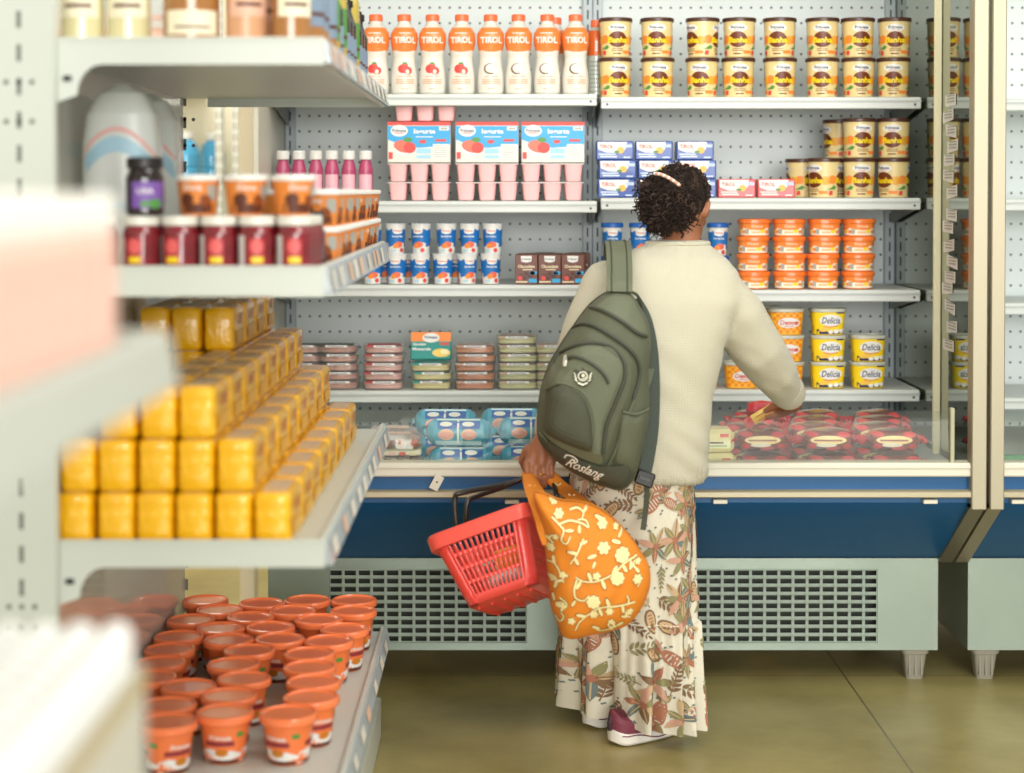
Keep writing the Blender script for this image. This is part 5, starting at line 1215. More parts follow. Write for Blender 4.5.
mb = MB(); mb.tube([sk(2*math.pi*k/120, 619.5, .001) for k in range(120)], .0022, SKW, 6, closed=True); pp('tier_seam', mb, parent=skirt)

# ---- shoes
MAR = mat('shoe_maroon', '#763242', .6, bump=.15, bscale=200); SOLE = mat('sole_white', '#e9e4da', .5); STR = mat('shoe_dark', '#33181c', .6)
def shoe(heel, ang, L=.25):
    s = bpy.data.objects.new('shoe', None); COL.objects.link(s); s.parent = person
    M = Matrix.Translation(heel) @ Matrix.Rotation(ang, 4, 'Z')
    def outline(t): return .034+.012*math.sin(min(1, t*1.1)*math.pi)**.8
    def ring(z, sc_, lift=0.):
        o = []; n = 22
        ts = [.5-.5*math.cos(math.pi*k/n) for k in range(n+1)]
        for t in ts: o.append((t*L, -outline(t)*sc_*(max(0, 1-(2*max(0, .5-t/.3 if t < .15 else 0, .5-(1-t)/.5 if t > .75 else 0))**2.4))**.5, z(t)))
        for t in reversed(ts): o.append((t*L, outline(t)*sc_*(max(0, 1-(2*max(0, .5-t/.3 if t < .15 else 0, .5-(1-t)/.5 if t > .75 else 0))**2.4))**.5, z(t)))
        return [M @ Vector(p) for p in o]
    rock = lambda t: .004+.016*max(0, (t-.72)/.28)**2+.010*max(0, (.12-t)/.12)**2
    mb = MB(); mb.rings([ring(lambda t: rock(t), .90), ring(lambda t: rock(t)+.006, 1.04), ring(lambda t: rock(t)+.026-.008*t, 1.08), ring(lambda t: rock(t)+.032-.008*t, 1.0)], SOLE); so = pp('sole', mb, parent=s)
    mb = MB(); 
    for sg in (-1, 1): mb.tube([M @ Vector((t*L, sg*(outline(t)*1.10+.0012)*(max(0, 1-(2*max(0, .5-t/.3 if t < .15 else 0, .5-(1-t)/.5 if t > .75 else 0))**2.4))**.5, rock(t)+.020+.008*math.sin(t*9))) for t in [k/20 for k in range(1, 19)]], .0016, MAR, 5)
    pp('sole_stripe', mb, parent=so)
    up = lambda t: .074-.038*max(0, min(1, (t-.28)/.5))+.014*max(0, (.1-t)/.1)
    mb = MB(); mb.rings([ring(lambda t: rock(t)+.029-.008*t, .98), ring(lambda t: rock(t)+.030+(up(t)-.03)*.5, .96), ring(lambda t: rock(t)+.028+(up(t)-.03)*.85, .80), ring(lambda t: rock(t)+up(t)-.002, .52)], MAR); pp('upper', mb, parent=s)
    mb = MB(); mb.tube([M @ Vector((-.0015, 0, .042)), M @ Vector((-.003, 0, .062)), M @ Vector((.004, 0, .083))], .007, STR, 8, flat=(1.2, .5)); pp('heel_tab', mb, parent=s)
    for o in s.children: o.location = (-person.location.x, -YP0, 0)
    return s
def fl(px, py): Y = YAT(py, 0); return Vector((XAT(px, Y, 0), Y, 0))
shoe(fl(611, 746), R(36)); shoe(fl(587, 729), R(44))

# ---- hair: close cap, a loose puff to the left, curls all over
HB = mat('hair_dark', '#241a14', .8, spec=.25, var=.3, vscale=40); HB2 = mat('hair_brown', '#3c2a1e', .75)
mb = MB(); rnd = random.Random(5)
PUF = [(B(660, 203, .03), Vector((.052, .055, .064))), (B(671, 209, .02), Vector((.058, .045, .050))), (B(666, 190, .05), Vector((.060, .07, .055)))]
capc = hp(0, -.022, .016)
def inface(p):
    q = hrot.transposed() @ (p-HEADC)
    if abs(q.x) > .045 and -.055 < q.z < .022 and -.045 < q.y: return True
    return q.y > .045 and q.z < .062 or (q.z < -.03 and q.y > -.03)
mb.ell(capc, (.077, .082, .088), HB, 30, 20, hrot)
for c, r_ in PUF: mb.ell(c, r_*.86, HB, 24, 16)
for i in range(1000):
    k = rnd.random()
    th = rnd.uniform(0, 2*math.pi); ph = math.acos(rnd.uniform(-1, 1)); d = Vector((math.sin(ph)*math.cos(th), math.sin(ph)*math.sin(th), math.cos(ph)))
    if k < .5: p = capc+hrot @ Vector((d.x*.078, d.y*.083, d.z*.089)); nrm = (p-capc).normalized(); tight = True
    else:
        c, r_ = PUF[rnd.choice((0, 0, 0, 1, 1, 2))]; p = c+Vector((d.x*r_.x, d.y*r_.y, d.z*r_.z))*.92; nrm = d; tight = False
    if inface(p): continue
    if tight and d.z < -.75: continue
    down = Vector((-.25, 0, -1)); ax = (down-nrm*down.dot(nrm)); 
    if ax.length < .1: ax = Vector((rnd.uniform(-1, 1), rnd.uniform(-1, 1), 0))
    ax = (ax.normalized()+nrm*(.05 if tight else .35)+Vector((rnd.uniform(-.4, .4), rnd.uniform(-.4, .4), rnd.uniform(-.4, .4)))*(.5 if tight else 1)).normalized()
    e1 = ax.cross(nrm).normalized(); e2 = ax.cross(e1).normalized(); R0 = .003 if tight else rnd.uniform(.004, .0075); ln = rnd.uniform(.018, .03) if tight else rnd.uniform(.025, .05); tn = rnd.uniform(1.5, 3); ph0 = rnd.uniform(0, 6)
    pts = [p+ax*ln*t+e1*R0*math.cos(ph0+t*tn*6.28)+e2*R0*math.sin(ph0+t*tn*6.28) for t in [j/13 for j in range(14)]]
    mb.tube(pts, [.0025*(1-.5*j/13) for j in range(14)], HB if rnd.random() < .65 else HB2, 5)
hair = pp('hair', mb)
mb = MB(); CL = mat('clip_bead', '#d9a08a', .3)
pa = [B(655, 173.5, -.02), B(661, 174.5, -.034), B(667, 177, -.040), B(673, 180.5, -.040), B(679, 185, -.032)]
cp = catmull([tuple(q) for q in pa], 4, False)
for i, q in enumerate(cp): mb.ell(q, (.0052, .0052, .0048), CL if i % 3 else PWHITE, 10, 6)
mb.tube(cp, .002, mat('clip_brown', '#6b3f34', .4), 6); pp('hair_clip', mb)

# ================================================================== what the shopper carries
class Puff:
    """a soft bag front: outline traced in metres, bulging towards the camera and away"""
    def __init__(s, px, Y, depth, n=2.6, wr=0., back=.4):
        s.Y = Y; q = [P(a, b, Y) for a, b in px]; s.o = catmull([(v.x, v.z) for v in q], 5)
        A = sum(a[0]*b[1]-b[0]*a[1] for a, b in zip(s.o, s.o[1:]+s.o[:1]))
        s.cx = sum(p[0] for p in s.o)/len(s.o); s.cz = sum(p[1] for p in s.o)/len(s.o); s.d = depth; s.n = n; s.wr = wr; s.back = back
        s.ang = sorted((math.atan2(p[1]-s.cz, p[0]-s.cx), math.hypot(p[0]-s.cx, p[1]-s.cz)) for p in s.o)
    def rad(s, a):
        L = s.ang
        if a <= L[0][0] or a >= L[-1][0]:
            a0, r0 = L[-1]; a1, r1 = L[0]; w = (L[0][0]+2*math.pi-L[-1][0]) or 1; t = ((a-a0) % (2*math.pi))/w; return r0+(r1-r0)*t
        lo, hi = 0, len(L)-1
        while hi-lo > 1:
            m = (lo+hi)//2
            if L[m][0] <= a: lo = m
            else: hi = m
        t = (a-L[lo][0])/((L[hi][0]-L[lo][0]) or 1); return L[lo][1]+(L[hi][1]-L[lo][1])*t
    def wrink(s, x, z):
        if not s.wr: return 0
        return s.wr*(noise.noise(Vector((x*14+z*5, z*9, .3)))+.6*noise.noise(Vector((x*30-z*12, z*16, 2.))))
    def fn(s, x, z, e):
        dx, dz = x-s.cx, z-s.cz; rho = math.hypot(dx, dz)/max(1e-5, s.rad(math.atan2(dz, dx)))
        if rho > .999: dx *= .999/rho; dz *= .999/rho; x = s.cx+dx; z = s.cz+dz; rho = .999
        return (x, s.Y-s.d*(1-rho**s.n)**(1/s.n)-e-s.wrink(x, z)*(1-rho**4), z)
    def body(s, mb, m, nr=14, K=72):
        A = [-math.pi+2*math.pi*k/K for k in range(K)]; rr = []
        for i in range(nr, 0, -1):
            rho = math.sin(i/nr*math.pi/2)
            if i == nr: rho = .999
            rr.append([s.fn(s.cx+math.cos(a)*s.rad(a)*rho, s.cz+math.sin(a)*s.rad(a)*rho, 0) for a in A])
        tip = s.fn(s.cx, s.cz, 0); last = rr[-1]
        mb.rings(rr, m, False, False); mb.add(last+[tip], [(k, (k+1) % K, K) for k in range(K)], m)
        bk = []
        for rho, y in ((1., 0), (1., s.back*s.d*.5), (.95, s.back*s.d*.9), (.8, s.back*s.d)): bk.append([(s.cx+math.cos(a)*s.rad(a)*rho, s.Y+y, s.cz+math.sin(a)*s.rad(a)*rho) for a in A])
        mb.rings(list(reversed(bk)), m, True, False)
    def patch(s, mb, px, h, m, e=.001, nr=6, sharp=5., k=5):
        """padded panel lying on the front"""
        o = catmull([s.xz(*p) for p in px], k); c = (sum(p[0] for p in o)/len(o), sum(p[1] for p in o)/len(o)); n = len(o); rr = []
        for i in range(nr, 0, -1):
            q = i/nr; q = 1-(1-q)**1.6 if False else q
            rr.append([s.fn(c[0]+(p[0]-c[0])*q, c[1]+(p[1]-c[1])*q, e+h*(1-q**sharp)) for p in o])
        mb.rings(rr, m, False, False); mb.add(rr[-1]+[s.fn(*c, e+h)], [(j, (j+1) % n, n) for j in range(n)], m)
        mb.add([s.fn(*p, -.003) for p in o]+rr[0], [(j, (j+1) % n, n+(j+1) % n, n+j) for j in range(n)], m)
    def xz(s, a, b):
        v = P(a, b, s.Y-s.d*.5); return (v.x, v.z)
    def path(s, px, e=.003, k=6): return [s.fn(*q, e) for q in catmull([s.xz(*p) for p in px], k, False)]

def place(root, objs=None):
    for o in root.children: o.location = (-root.location.x, -root.location.y, -root.location.z)
# ---------------- backpack
OG = mat('pack_olive', '#575b46', .72, bump=.25, bscale=420, var=.06, vscale=12); OD = mat('pack_olive_dark', '#454837', .75, bump=.25, bscale=420); OL = mat('pack_olive_light', '#626751', .7, bump=.25, bscale=420)
OB_ = mat('pack_base', '#45483a', .75, bump=.25, bscale=300); ZIP = mat('zip_dark', '#3d4034', .6); PIP = mat('piping_olive', '#5a5e48', .6); STRP = mat('strap_slate', '#424a42', .8, bump=.3, bscale=300)
def Z3(x, y): return (520+x/2.973, 260+y/2.973)          # points taken from an enlarged view of the bag
bp = thing('backpack', 'olive green backpack with front pockets and white script, hung from the left shoulder', 'backpack', P(600, 470, 4.52))
Q = Puff([Z3(*p) for p in [(262, 92), (300, 90), (328, 98), (350, 128), (378, 178), (388, 240), (380, 330), (382, 450), (362, 560), (340, 640), (305, 680), (255, 672), (180, 642), (105, 592), (58, 540), (50, 490), (58, 400), (80, 325), (118, 255), (162, 190), (208, 130)]], 4.585, .13, 3.0, .003, .3)
mb = MB(); Q.body(mb, OG, 16, 96); mb.build('main_compartment', bp)
mb = MB(); Q.patch(mb, [Z3(*p) for p in [(208, 142), (262, 98), (325, 104), (352, 150), (376, 200), (372, 222), (330, 206), (280, 174), (235, 152)]], .006, OL); mb.build('top_flap', bp)
mb = MB(); Q.patch(mb, [Z3(*p) for p in [(72, 395), (82, 330), (118, 268), (165, 205), (205, 195), (262, 222), (318, 262), (345, 300), (346, 345), (330, 400), (300, 470), (270, 560), (245, 612), (180, 596), (110, 560), (66, 512)]], .018, OG, sharp=7); mb.build('outer_pocket', bp)
Q2 = Puff([Z3(*p) for p in [(72, 395), (82, 330), (118, 268), (165, 205), (205, 195), (262, 222), (318, 262), (345, 300), (346, 345), (330, 400), (300, 470), (270, 560), (245, 612), (180, 596), (110, 560), (66, 512)]], 4.585, .152, 5.0, .003)
mb = MB(); Q2.patch(mb, [Z3(*p) for p in [(66, 470), (74, 390), (96, 315), (135, 268), (185, 245), (232, 246), (272, 262), (300, 300), (300, 345), (275, 410), (248, 480), (240, 560), (236, 596), (170, 575), (105, 540), (64, 505)]], .010, OL, sharp=7); fp = mb.build('front_pocket', bp)
mb = MB(); Q2.patch(mb, [Z3(*p) for p in [(64, 495), (62, 440), (74, 385), (108, 362), (150, 368), (184, 392), (206, 440), (212, 500), (208, 556), (150, 542), (100, 520)]], .022, OD, .008, sharp=6); mb.build('lower_pocket', bp)
mb = MB(); Q.patch(mb, [Z3(*p) for p in [(58, 515), (110, 560), (180, 595), (250, 615), (320, 610), (342, 600), (335, 645), (304, 676), (255, 668), (180, 638), (106, 588), (62, 545)]], .014, OB_, .004, sharp=8); base = mb.build('base_panel', bp)
mb = MB(); Q.patch(mb, [Z3(*p) for p in [(300, 445), (340, 452), (380, 440), (376, 500), (358, 560), (338, 625), (300, 612), (275, 590), (285, 520)]], .012, OG, .006, sharp=6); mb.build('side_pocket', bp)
for pth, r_, m, e, S_ in (([(80, 320), (118, 258), (165, 198), (205, 188), (262, 215), (320, 258), (348, 300), (350, 348), (332, 405)], .0042, ZIP, .008, Q), ([(96, 305), (135, 262), (185, 240), (235, 241), (276, 258), (305, 298), (304, 348), (278, 415), (252, 482), (243, 565)], .0045, ZIP, .006, Q2),
    ([(208, 140), (250, 150), (300, 178), (345, 212), (374, 224)], .0048, ZIP, .006, Q), ([(132, 282), (165, 280), (205, 296), (240, 326), (258, 356)], .0042, ZIP, .012, Q2), ([(74, 383), (108, 358), (150, 364), (187, 389), (210, 438), (216, 500), (211, 558)], .0036, PIP, .010, Q2),
    ([(335, 408), (306, 478), (276, 565), (250, 618)], .0036, PIP, .008, Q), ([(300, 440), (340, 449), (380, 438)], .0036, PIP, .012, Q), ([(58, 513), (110, 557), (180, 592), (250, 612), (300, 610)], .0030, PIP, .010, Q)):
    mb = MB(); mb.tube(S_.path([Z3(*p) for p in pth], e), r_, m, 8); mb.build('zipper' if m is ZIP else 'piping', bp)
# zip pull, badge, script
mb = MB(); a = Q2.xz(*Z3(133, 276)); b = Q2.xz(*Z3(129, 306)); mb.tube([Q2.fn(*a, .020), Q2.fn((a[0]+b[0])/2, (a[1]+b[1])/2, .026), Q2.fn(*b, .024)], [.004, .006, .005], mat('pull_silver', '#c7c4b4', .3, metal=.8), 8, flat=(1, .5)); mb.build('zip_pull', bp)
mb = MB(); c = Q2.xz(*Z3(182, 338)); BS = mat('badge_silver', '#b9b6a0', .35, metal=.6); f = Q2.fn
sh = catmull([(c[0]+x, c[1]+z) for x, z in ((-.024, .004), (-.020, .020), (-.006, .016), (0, .024), (.008, .016), (.022, .014), (.024, -.004), (.012, -.020), (0, -.024), (-.014, -.018))], 4)
mb.dpoly(f, sh, OB_, .0145); mb.dell(f, c[0], c[1]+.003, .0125, .0125, BS, .016, 18); mb.dell(f, c[0], c[1]+.003, .0095, .0095, OB_, .0168, 18); mb.dell(f, c[0]+.001, c[1]+.005, .0045, .0045, BS, .0176, 12); mb.dline(f, [(c[0]-.005, c[1]-.004), (c[0]+.004, c[1]-.003), (c[0]+.008, c[1]+.002)], .0025, BS, .0176)
for s_ in (-1, 1):
    for k in range(3): mb.dline(f, [(c[0]+s_*(.013+.002*k), c[1]-.010+.007*k), (c[0]+s_*(.020+.001*k), c[1]-.004+.008*k)], .0028, BS, .0165)
mb.dline(f, [(c[0]-.012, c[1]-.013), (c[0], c[1]-.018), (c[0]+.012, c[1]-.013)], .004, BS, .0165); mb.build('badge', bp)
mb = MB(); c = Q.xz(*Z3(190, 616)); TW = mat('script_white', '#e9e6d8', .5)
mb.dtext(Q.fn, 'Roslang', c[0], c[1], .098, TW, .022, ht=.032, bold=.006, shear=.42, rot=R(-21)); a = R(-21)
loc = lambda x, z: (c[0]+x*math.cos(a)-z*math.sin(a), c[1]+x*math.sin(a)+z*math.cos(a))
mb.dline(Q.fn, [loc(*p) for p in catmull([(-.058, .010), (-.056, .020), (-.040, .022), (-.026, .016), (-.030, .006)], 4, False)], .003, TW, .022); mb.build('script_lettering', base)
# webbing over the shoulder, padded strap, buckles, loose tail
SHO = [(619.5, 292, 4.53), (619.5, 282, 4.545), (619.5, 268, 4.60), (619, 254, 4.66), (618, 245, 4.735), (617, 242, 4.80), (616, 247, 4.92), (614, 275, 5.00)]
def band(pts, wd, th, m, name, parent, k=5, edge=None):
    cp_ = catmull([tuple(P(*q)) for q in pts], k, False); mb = MB(); n = len(cp_); L = [[], [], [], []]
    for i, q in enumerate(cp_):
        t = Vector(cp_[min(i+1, n-1)])-Vector(cp_[max(i-1, 0)]); sd = Vector((1, 0, 0)); sd = (sd-t.normalized()*sd.dot(t.normalized())).normalized(); nn = t.normalized().cross(sd)
        w_ = wd[min(len(wd)-1, int(i/n*len(wd)))] if isinstance(wd, (list, tuple)) else wd
        for j, (a_, b_) in enumerate(((-1, -1), (1, -1), (1, 1), (-1, 1))): L[j].append(Vector(q)+sd*a_*w_/2+nn*b_*th/2)
    rr = [[L[j][i] for j in range(4)] for i in range(n)]; mb.rings(rr, m)
    if edge:
        for a_ in (-.30, .30): mb.tube([(L[0][i]+L[1][i])/2+(L[1][i]-L[0][i])*a_ + (L[0][i]-L[3][i]).normalized()*.001 for i in range(n)], .0022, edge, 5); 
        for a_ in (-.30, .30): mb.tube([(L[3][i]+L[2][i])/2+(L[2][i]-L[3][i])*a_ - (L[0][i]-L[3][i]).normalized()*.001 for i in range(n)], .0022, edge, 5)
    return mb.build(name, parent, angle=50)
band(SHO, .066, .008, OL, 'shoulder_webbing', bp, edge=OD)
band([(634, 300, 4.625), (645, 320, 4.622), (651, 350, 4.618), (653, 385, 4.615), (652, 425, 4.61), (648, 455, 4.605), (643, 478, 4.60)], .034, .022, STRP, 'padded_strap', bp)
band([(646, 482, 4.60), (647, 495, 4.60), (645, 515, 4.605), (643, 530, 4.60)], .014, .002, OD, 'strap_tail', bp)
mb = MB(); q = P(645, 478, 4.585); mb.M = Matrix.Translation(q) @ Matrix.Rotation(R(20), 4, 'Y'); mb.box(-.024, .024, -.008, .008, -.020, .018, BLACK, .004); mb.box(-.016, .016, -.011, -.007, -.006, .004, mat('buckle_grey', '#3a3b38', .4), .001); mb.build('buckle', bp)
mb = MB(); q = P(634, 402, 4.50); mb.M = Matrix.Translation(q) @ Matrix.Rotation(R(-25), 4, 'Y'); mb.box(-.016, .016, -.006, .006, -.014, .014, BLACK, .003); mb.build('side_buckle', bp)
band([(626, 408, 4.515), (634, 402, 4.505), (642, 394, 4.53), (648, 380, 4.57), (651, 368, 4.61)], .018, .003, OL, 'compression_strap', bp)
mb = MB(); mb.tube(catmull([tuple(P(*q)) for q in [(629, 291, 4.55), (637, 295, 4.56), (641, 304, 4.58), (643, 315, 4.60)]], 4, False), .004, OD, 8); mb.build('grab_loop', bp)
place(bp)

# ---------------- red basket
RB_ = mat('basket_red', '#e64a40', .38, coat=.25); RB2 = mat('basket_red_rim', '#ec5a4c', .36, coat=.25)
BC = P(503, 565, 4.65)
bk = thing('shopping_basket', 'red plastic shopping basket with slotted sides, hanging tilted from the left hand', 'basket', BC)
BM = Matrix.Rotation(R(-18.5), 4, 'Y') @ Matrix.Rotation(R(-21), 4, 'X') @ Matrix.Rotation(R(-7), 4, 'Z')
TX, TY, BX, BY, HZ = .127, .165, .094, .130, .092      # half sizes at rim and floor, half height
def bq(x, y, z): return tuple(BM @ Vector((x, y, z)))
def corner(i, top): 
    sx, sy = ((-1, -1), (1, -1), (1, 1), (-1, 1))[i % 4]; return Vector((sx*(TX if top else BX), sy*(TY if top else BY), HZ if top else -HZ))
def rounded(hx, hy, r, z, n=6):
    o = []
    for (sx, sy, a0) in ((1, 1, 0), (-1, 1, 90), (-1, -1, 180), (1, -1, 270)):
        for k in range(n+1): a = R(a0+90*k/n); o.append((sx*(hx-r)+r*math.cos(a), sy*(hy-r)+r*math.sin(a), z))
    return o
# four slotted walls, each a lattice between rounded corners
mb = MB()
def wall_fn(axis, sg):
    def f(u, v):
        hx = BX+(TX-BX)*v; hy = BY+(TY-BY)*v; z = -HZ+2*HZ*v; r = .028
        if axis == 'x': return bq(sg*(-(hx-r)+2*(hx-r)*u), -sg*hy, z)
        return bq(sg*hx, sg*(-(hy-r)+2*(hy-r)*u), z)
    return f
for axis, sg, nc in (('x', 1, 12), ('x', -1, 12), ('y', 1, 15), ('y', -1, 15)):
    f = wall_fn(axis, sg); lattice(mb, lambda u, v: f(u, v), nc, 4, .55, .76, RB_, .03, .10)
for (sx, sy, a0) in ((1, 1, 0), (-1, 1, 90), (-1, -1, 180), (1, -1, 270)):
    rr = []
    for v in (0, .25, .5, .75, 1): 
        hx = BX+(TX-BX)*v; hy = BY+(TY-BY)*v; rr.append([bq(sx*(hx-.028)+.028*math.cos(R(a0+15*k)), sy*(hy-.028)+.028*math.sin(R(a0+15*k)), -HZ+2*HZ*v) for k in range(7)])
    mb.rings(rr, RB_, False, False, closed=False)
rr = [[bq(*p) for p in rounded(BX, BY, .028, -HZ)], [bq(*p) for p in rounded(BX-.012, BY-.012, .024, -HZ-.006)]]; mb.rings(rr, RB_, False, True)
o = mb.build('basket_body', bk); sheet_finish(o, .0028); o.location = (0, 0, 0)
mb = MB(); rr = [[bq(*p) for p in rounded(a_, b_, c_, z_)] for a_, b_, c_, z_ in ((TX-.004, TY-.004, .028, HZ-.028), (TX+.012, TY+.012, .036, HZ-.028), (TX+.014, TY+.014, .037, HZ+.004), (TX+.010, TY+.010, .035, HZ+.010), (TX-.002, TY-.002, .028, HZ+.008), (TX-.004, TY-.004, .028, HZ-.020))]
mb.rings(rr+[rr[0]], RB2, False, False); mb.build('rim', bk)
mb = MB()
for k in range(5): x = -.07+.035*k; mb.box(0, 0, 0, 0, 0, 0, RB_) if False else mb.add([bq(x-.003, -BY+.02, -HZ-.012), bq(x+.003, -BY+.02, -HZ-.012), bq(x+.003, BY-.02, -HZ-.012), bq(x-.003, BY-.02, -HZ-.012), bq(x-.003, -BY+.02, -HZ-.004), bq(x+.003, -BY+.02, -HZ-.004), bq(x+.003, BY-.02, -HZ-.004), bq(x-.003, BY-.02, -HZ-.004)], [(0, 1, 2, 3), (4, 7, 6, 5), (0, 4, 5, 1), (3, 2, 6, 7), (0, 3, 7, 4), (1, 5, 6, 2)], RB_)
mb.build('base_rib', bk)
hand = P(538, 479, 4.655)
for k, (lx, ly) in enumerate(((457, 529, ), (468, 531))):
    Yh = 4.56+.11*k; a = P(457+9*k, 529, Yh); b = P(455+12*k, 499+5*k, Yh); c_ = P(463+11*k, 492.5+5*k, Yh+.005)
    d1 = P(505, 484.5+2*k, 4.645-.004*k); e_ = P(522, 479.5, 4.642); h1 = P(538, 477.5, 4.655+.012*k); h2 = P(552, 482, 4.66); i_ = P(556, 500, 4.60)
    j_ = Vector(bk.location)+Vector(bq(TX+.004, -.05+.10*k, HZ-.01))
    mb = MB(); mb.tube(catmull([tuple(v-BC) for v in (a, b, c_, d1, e_, h1, h2, i_, j_)], 5, False), .0068, mat('handle_black', '#26211c', .35), 10, flat=(1.0, 1.25)); mb.build('handle', bk)
# two packs inside the basket
for nm, cat_, col, off, sz, lb in (('paper_carton', 'carton', '#efe9dc', (.015, -.055, -.056), (.045, .035, .03), 'white carton lying inside the red shopping basket'), ('snack_pack', 'package', '#f0b429', (.03, -.03, .002), (.035, .045, .026), 'yellow pack lying inside the red shopping basket')):
    mb = MB(); m_ = mat('basket_'+nm, col, .4); mb.box(-sz[0], sz[0], -sz[1], sz[1], -sz[2], sz[2], m_, .006); mb.drect(flat(-sz[1]), -sz[0]*.7, sz[0]*.7, -sz[2]*.5, sz[2]*.4, PORANGE if nm == 'snack_pack' else PGREY, .0006, 1)
    o = mb.build(nm); o.matrix_world = Matrix.Translation(BC) @ BM @ Matrix.Translation(off); tag(o, lb, cat_)

# ---------------- orange cloth bag with cream vines
ORC = mat('bag_orange', '#e08420', .75, var=.07, vscale=12, bump=.35, bscale=22); VIN = mat('vine_cream', '#f0dfa0', .75); VDK = mat('vine_brown', '#7a4d1e', .75)
cb = thing('cloth_bag', 'orange cloth bag printed with cream vines, held beside the red basket', 'bag', P(600, 630, 4.53))
G = Puff([(535, 492), (545, 494), (560, 500), (580, 502), (598, 508), (615, 520), (630, 536), (641, 552), (649, 566), (650, 584), (644, 602), (636, 615), (625, 625), (606, 631), (590, 634), (572, 638), (562, 634), (557, 622), (551, 606), (549, 585), (546, 560), (543, 535), (538, 512), (534, 498)], 4.43, .105, 2.3, .006, .5)
mb = MB(); G.body(mb, ORC, 44, 220)
def g(px, py): return G.xz(px, py)
def Z4(x, y): return (430+x/3.865, 450+y/3.865)
def vine(pts, w0, w1=None):
    q = catmull([g(*Z4(*p)) for p in pts], 6, False); n = len(q); ws = [w0+((w1 or w0)-w0)*i/n for i in range(n)]
    mb.dline(G.fn, q, [a_+.0026 for a_ in ws], VDK, .0020); mb.dline(G.fn, q, ws, VIN, .0030)
def bud(x, y, r, pet=8):
    c = g(*Z4(x, y)); r = r/3.865/376*1.0
    for m_, k_, e_ in ((VDK, 1.18, .0030), (VIN, 1., .0040)):
        for j in range(pet): a_ = j*2*math.pi/pet; mb.dell(G.fn, c[0]+r*.72*math.cos(a_), c[1]+r*.72*math.sin(a_), r*.36*k_, r*.36*k_, m_, e_, 8, nr=1)
        mb.dell(G.fn, c[0], c[1], r*.8*k_, r*.8*k_, m_, e_, 14)
def leafv(x, y, ang, L):
    c = g(*Z4(x, y)); L = L/3.865/376
    for k_, m_, e_ in ((1.2, VDK, .0024), (1., VIN, .0034)): mb.dell(G.fn, c[0]+L*.5*math.cos(R(ang)), c[1]+L*.5*math.sin(R(ang)), L*.55*k_, L*.2*k_, m_, e_, 12, rot=R(ang))
for v in ([(800, 405), (750, 425), (700, 465), (640, 490), (590, 490), (560, 475)], [(565, 485), (555, 520), (560, 555), (590, 565), (610, 545)], [(790, 580), (720, 590), (650, 595), (605, 625), (575, 655), (560, 690)], [(470, 250), (500, 280), (515, 300), (505, 335), (525, 348), (540, 320)], [(500, 275), (540, 265), (585, 275), (610, 290), (600, 265), (570, 262)], [(540, 230), (570, 225), (592, 240), (585, 262)], [(452, 430), (480, 430), (505, 470), (515, 500)], [(590, 330), (575, 365), (560, 395), (540, 425)], [(500, 560), (525, 580), (520, 600), (500, 595)], [(640, 685), (660, 695), (690, 690), (720, 680)], [(485, 640), (500, 660), (515, 640), (505, 620)], [(760, 590), (765, 570), (758, 550)], [(800, 480), (808, 500), (800, 520)], [(640, 200), (620, 215), (600, 210)]):
    vine(v, .0052, .0034)
for b in ((740, 395, 26, 8), (720, 480, 24, 8), (628, 570, 24, 8), (668, 365, 22, 6), (800, 490, 18, 6), (497, 240, 17, 6), (480, 195, 16, 6), (465, 370, 16, 6), (630, 620, 15, 6), (665, 280, 18, 6), (550, 180, 14, 6), (690, 610, 14, 6), (640, 470, 15, 5), (510, 470, 13, 5), (545, 650, 14, 5)): bud(*b)
for lf in ((700, 465, 60, 34), (660, 485, -70, 34), (620, 490, 110, 34), (740, 430, -60, 30), (580, 490, -120, 32), (690, 592, 110, 34), (650, 596, -70, 32), (600, 630, 170, 34), (740, 588, -80, 30), (575, 350, 20, 30), (565, 385, 170, 34), (555, 400, -60, 30), (480, 432, 100, 30), (500, 462, -20, 30), (590, 240, 40, 26), (520, 300, 0, 30), (575, 280, -90, 28), (625, 440, 70, 26), (700, 340, -20, 34), (640, 390, 200, 34), (670, 270, 150, 34), (770, 450, 80, 28), (490, 500, 250, 28), (655, 685, 160, 30), (720, 676, 30, 28), (545, 590, 60, 26), (480, 580, 100, 28), (610, 180, 200, 28)): leafv(*lf)
rv = random.Random(3)
for (x, y, a_, s_) in ((480, 330, 100, 26), (470, 490, 60, 24), (700, 660, 40, 28), (770, 620, 80, 26), (725, 300, 60, 28), (800, 430, 100, 24), (500, 590, 30, 22)):
    hand_ = 1 if rv.random() < .5 else -1; pts_ = []
    for k in range(9):
        t_ = k/8; r_ = s_*(.25+.75*t_); w_ = R(a_)+hand_*(1-t_)*3.6
        pts_.append((x+r_*math.cos(w_)*.9, y+r_*math.sin(w_)*.85))
    vine(pts_, .0034, .0052); bud(pts_[0][0], pts_[0][1], 11, 5)
    leafv(pts_[5][0], pts_[5][1], rv.uniform(0, 360), 24); leafv(pts_[7][0], pts_[7][1], rv.uniform(0, 360), 26)
mb.build('cloth_body', cb, angle=70)
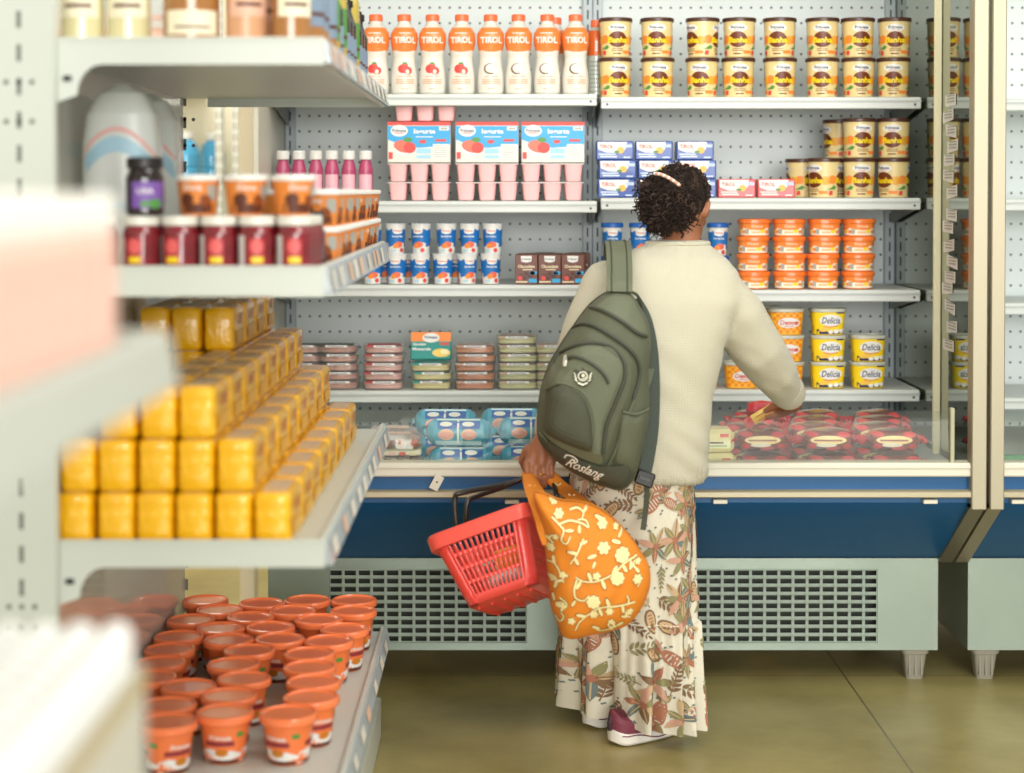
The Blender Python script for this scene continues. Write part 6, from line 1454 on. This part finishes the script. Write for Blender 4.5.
def cloth_strap(pts, wd, name):
    cp_ = catmull([tuple(P(*q)) for q in pts], 5, False); mb = MB(); rr = []
    n = len(cp_)
    for i, q in enumerate(cp_):
        t = (Vector(cp_[min(i+1, n-1)])-Vector(cp_[max(i-1, 0)])).normalized(); sd = Vector((1, 0, .0)); sd = (sd-t*sd.dot(t)).normalized(); nn = t.cross(sd); w_ = wd[0]+(wd[1]-wd[0])*(i/n)**1.2
        rr.append([Vector(q)+sd*w_/2*math.cos(a_)*(1+.08*math.sin(5*a_+i*.5))+nn*(.006+.004*math.sin(i*.4))*math.sin(a_) for a_ in [2*math.pi*k/16 for k in range(16)]])
    mb.rings(rr, ORC)
    for i in range(3, n-3, 5):
        c = (rr[i][0]+rr[i][8])/2; s_ = (rr[i][0]-rr[i][8])*.25; sg = -1 if rr[i][4].y > rr[i][12].y else 1
        mb.tube([c+Vector((-.008, -.0105, .004)), c+Vector((0, -.0115, -.003)), c+Vector((.008, -.0105, .003))], .0022, VIN, 6)
    mb.build(name, cb, angle=60)
cloth_strap([(528, 473, 4.672), (530, 480, 4.62), (535, 491, 4.53), (541, 506, 4.45), (549, 522, 4.405), (557, 540, 4.385)], (.034, .075), 'strap')
cloth_strap([(545, 473, 4.66), (552, 478, 4.66), (563, 488, 4.63), (577, 500, 4.55), (592, 514, 4.46), (602, 530, 4.395), (606, 545, 4.375)], (.030, .080), 'strap')
place(cb)

# ---------------- packet in the right hand
t = thing('snack_packet', 'narrow red and yellow packet pinched in the right hand above the maroon bags', 'package', P(768, 412, 5.15)); loc0 = t.location.copy()
mb = MB(); a = P(745, 425, 5.19)-loc0; b = P(776, 406.5, 5.185)-loc0; dirv = (b-a).normalized(); up = Vector((0, -.25, .97)); up = (up-dirv*up.dot(dirv)).normalized(); nn = dirv.cross(up)
L_ = (b-a).length; rr = []
for i in range(9):
    u = i/8; h = .017*(1 if 0 < i < 8 else .9); th = .006*math.sin(math.pi*min(.97, max(.03, u)))+.0008
    rr.append([a+dirv*L_*u+up*h*math.cos(q)+nn*th*math.sin(q) for q in [2*math.pi*k/14 for k in range(14)]])
mb.rings(rr, [mat('packet_red', '#c8343a', .3, coat=.4)]*2+[mat('packet_yellow', '#e9bf55', .35, coat=.3)]*5+[mat('packet_red', '#c8343a')]); mb.build('packet_film', t)
mb = MB()
for dx in (-.006, .006): mb.tube([a+dirv*L_*k/8+up*dx*1.2-nn*(.0065*math.sin(math.pi*max(.05, min(.95, k/8)))+.0012)*(1 if (nn.y > 0) else -1) for k in range(3, 8)], .0012, PRED, 5)
mb.build('printed_stripe', t)
t = thing('candy_bag', 'small shiny red bag with white oval under the right hand', 'food pack', P(766, 413, 5.22)); mb = MB()
mb.loft([(.004, .004, -.03), (.040, .02, -.024), (.046, .026, 0), (.040, .02, .024), (.004, .004, .03)], mat('bag_crimp', '#c43b45'), 3, 24); mb.dell(wrap([(.046, .026, -.02), (.046, .026, .02)], 3), .012, .004, .012, .009, PWHITE, .001); mb.build('film_bag', t)
t.location = (P(768, 411, 5.17).x, 5.30, ZD+.137+.031)
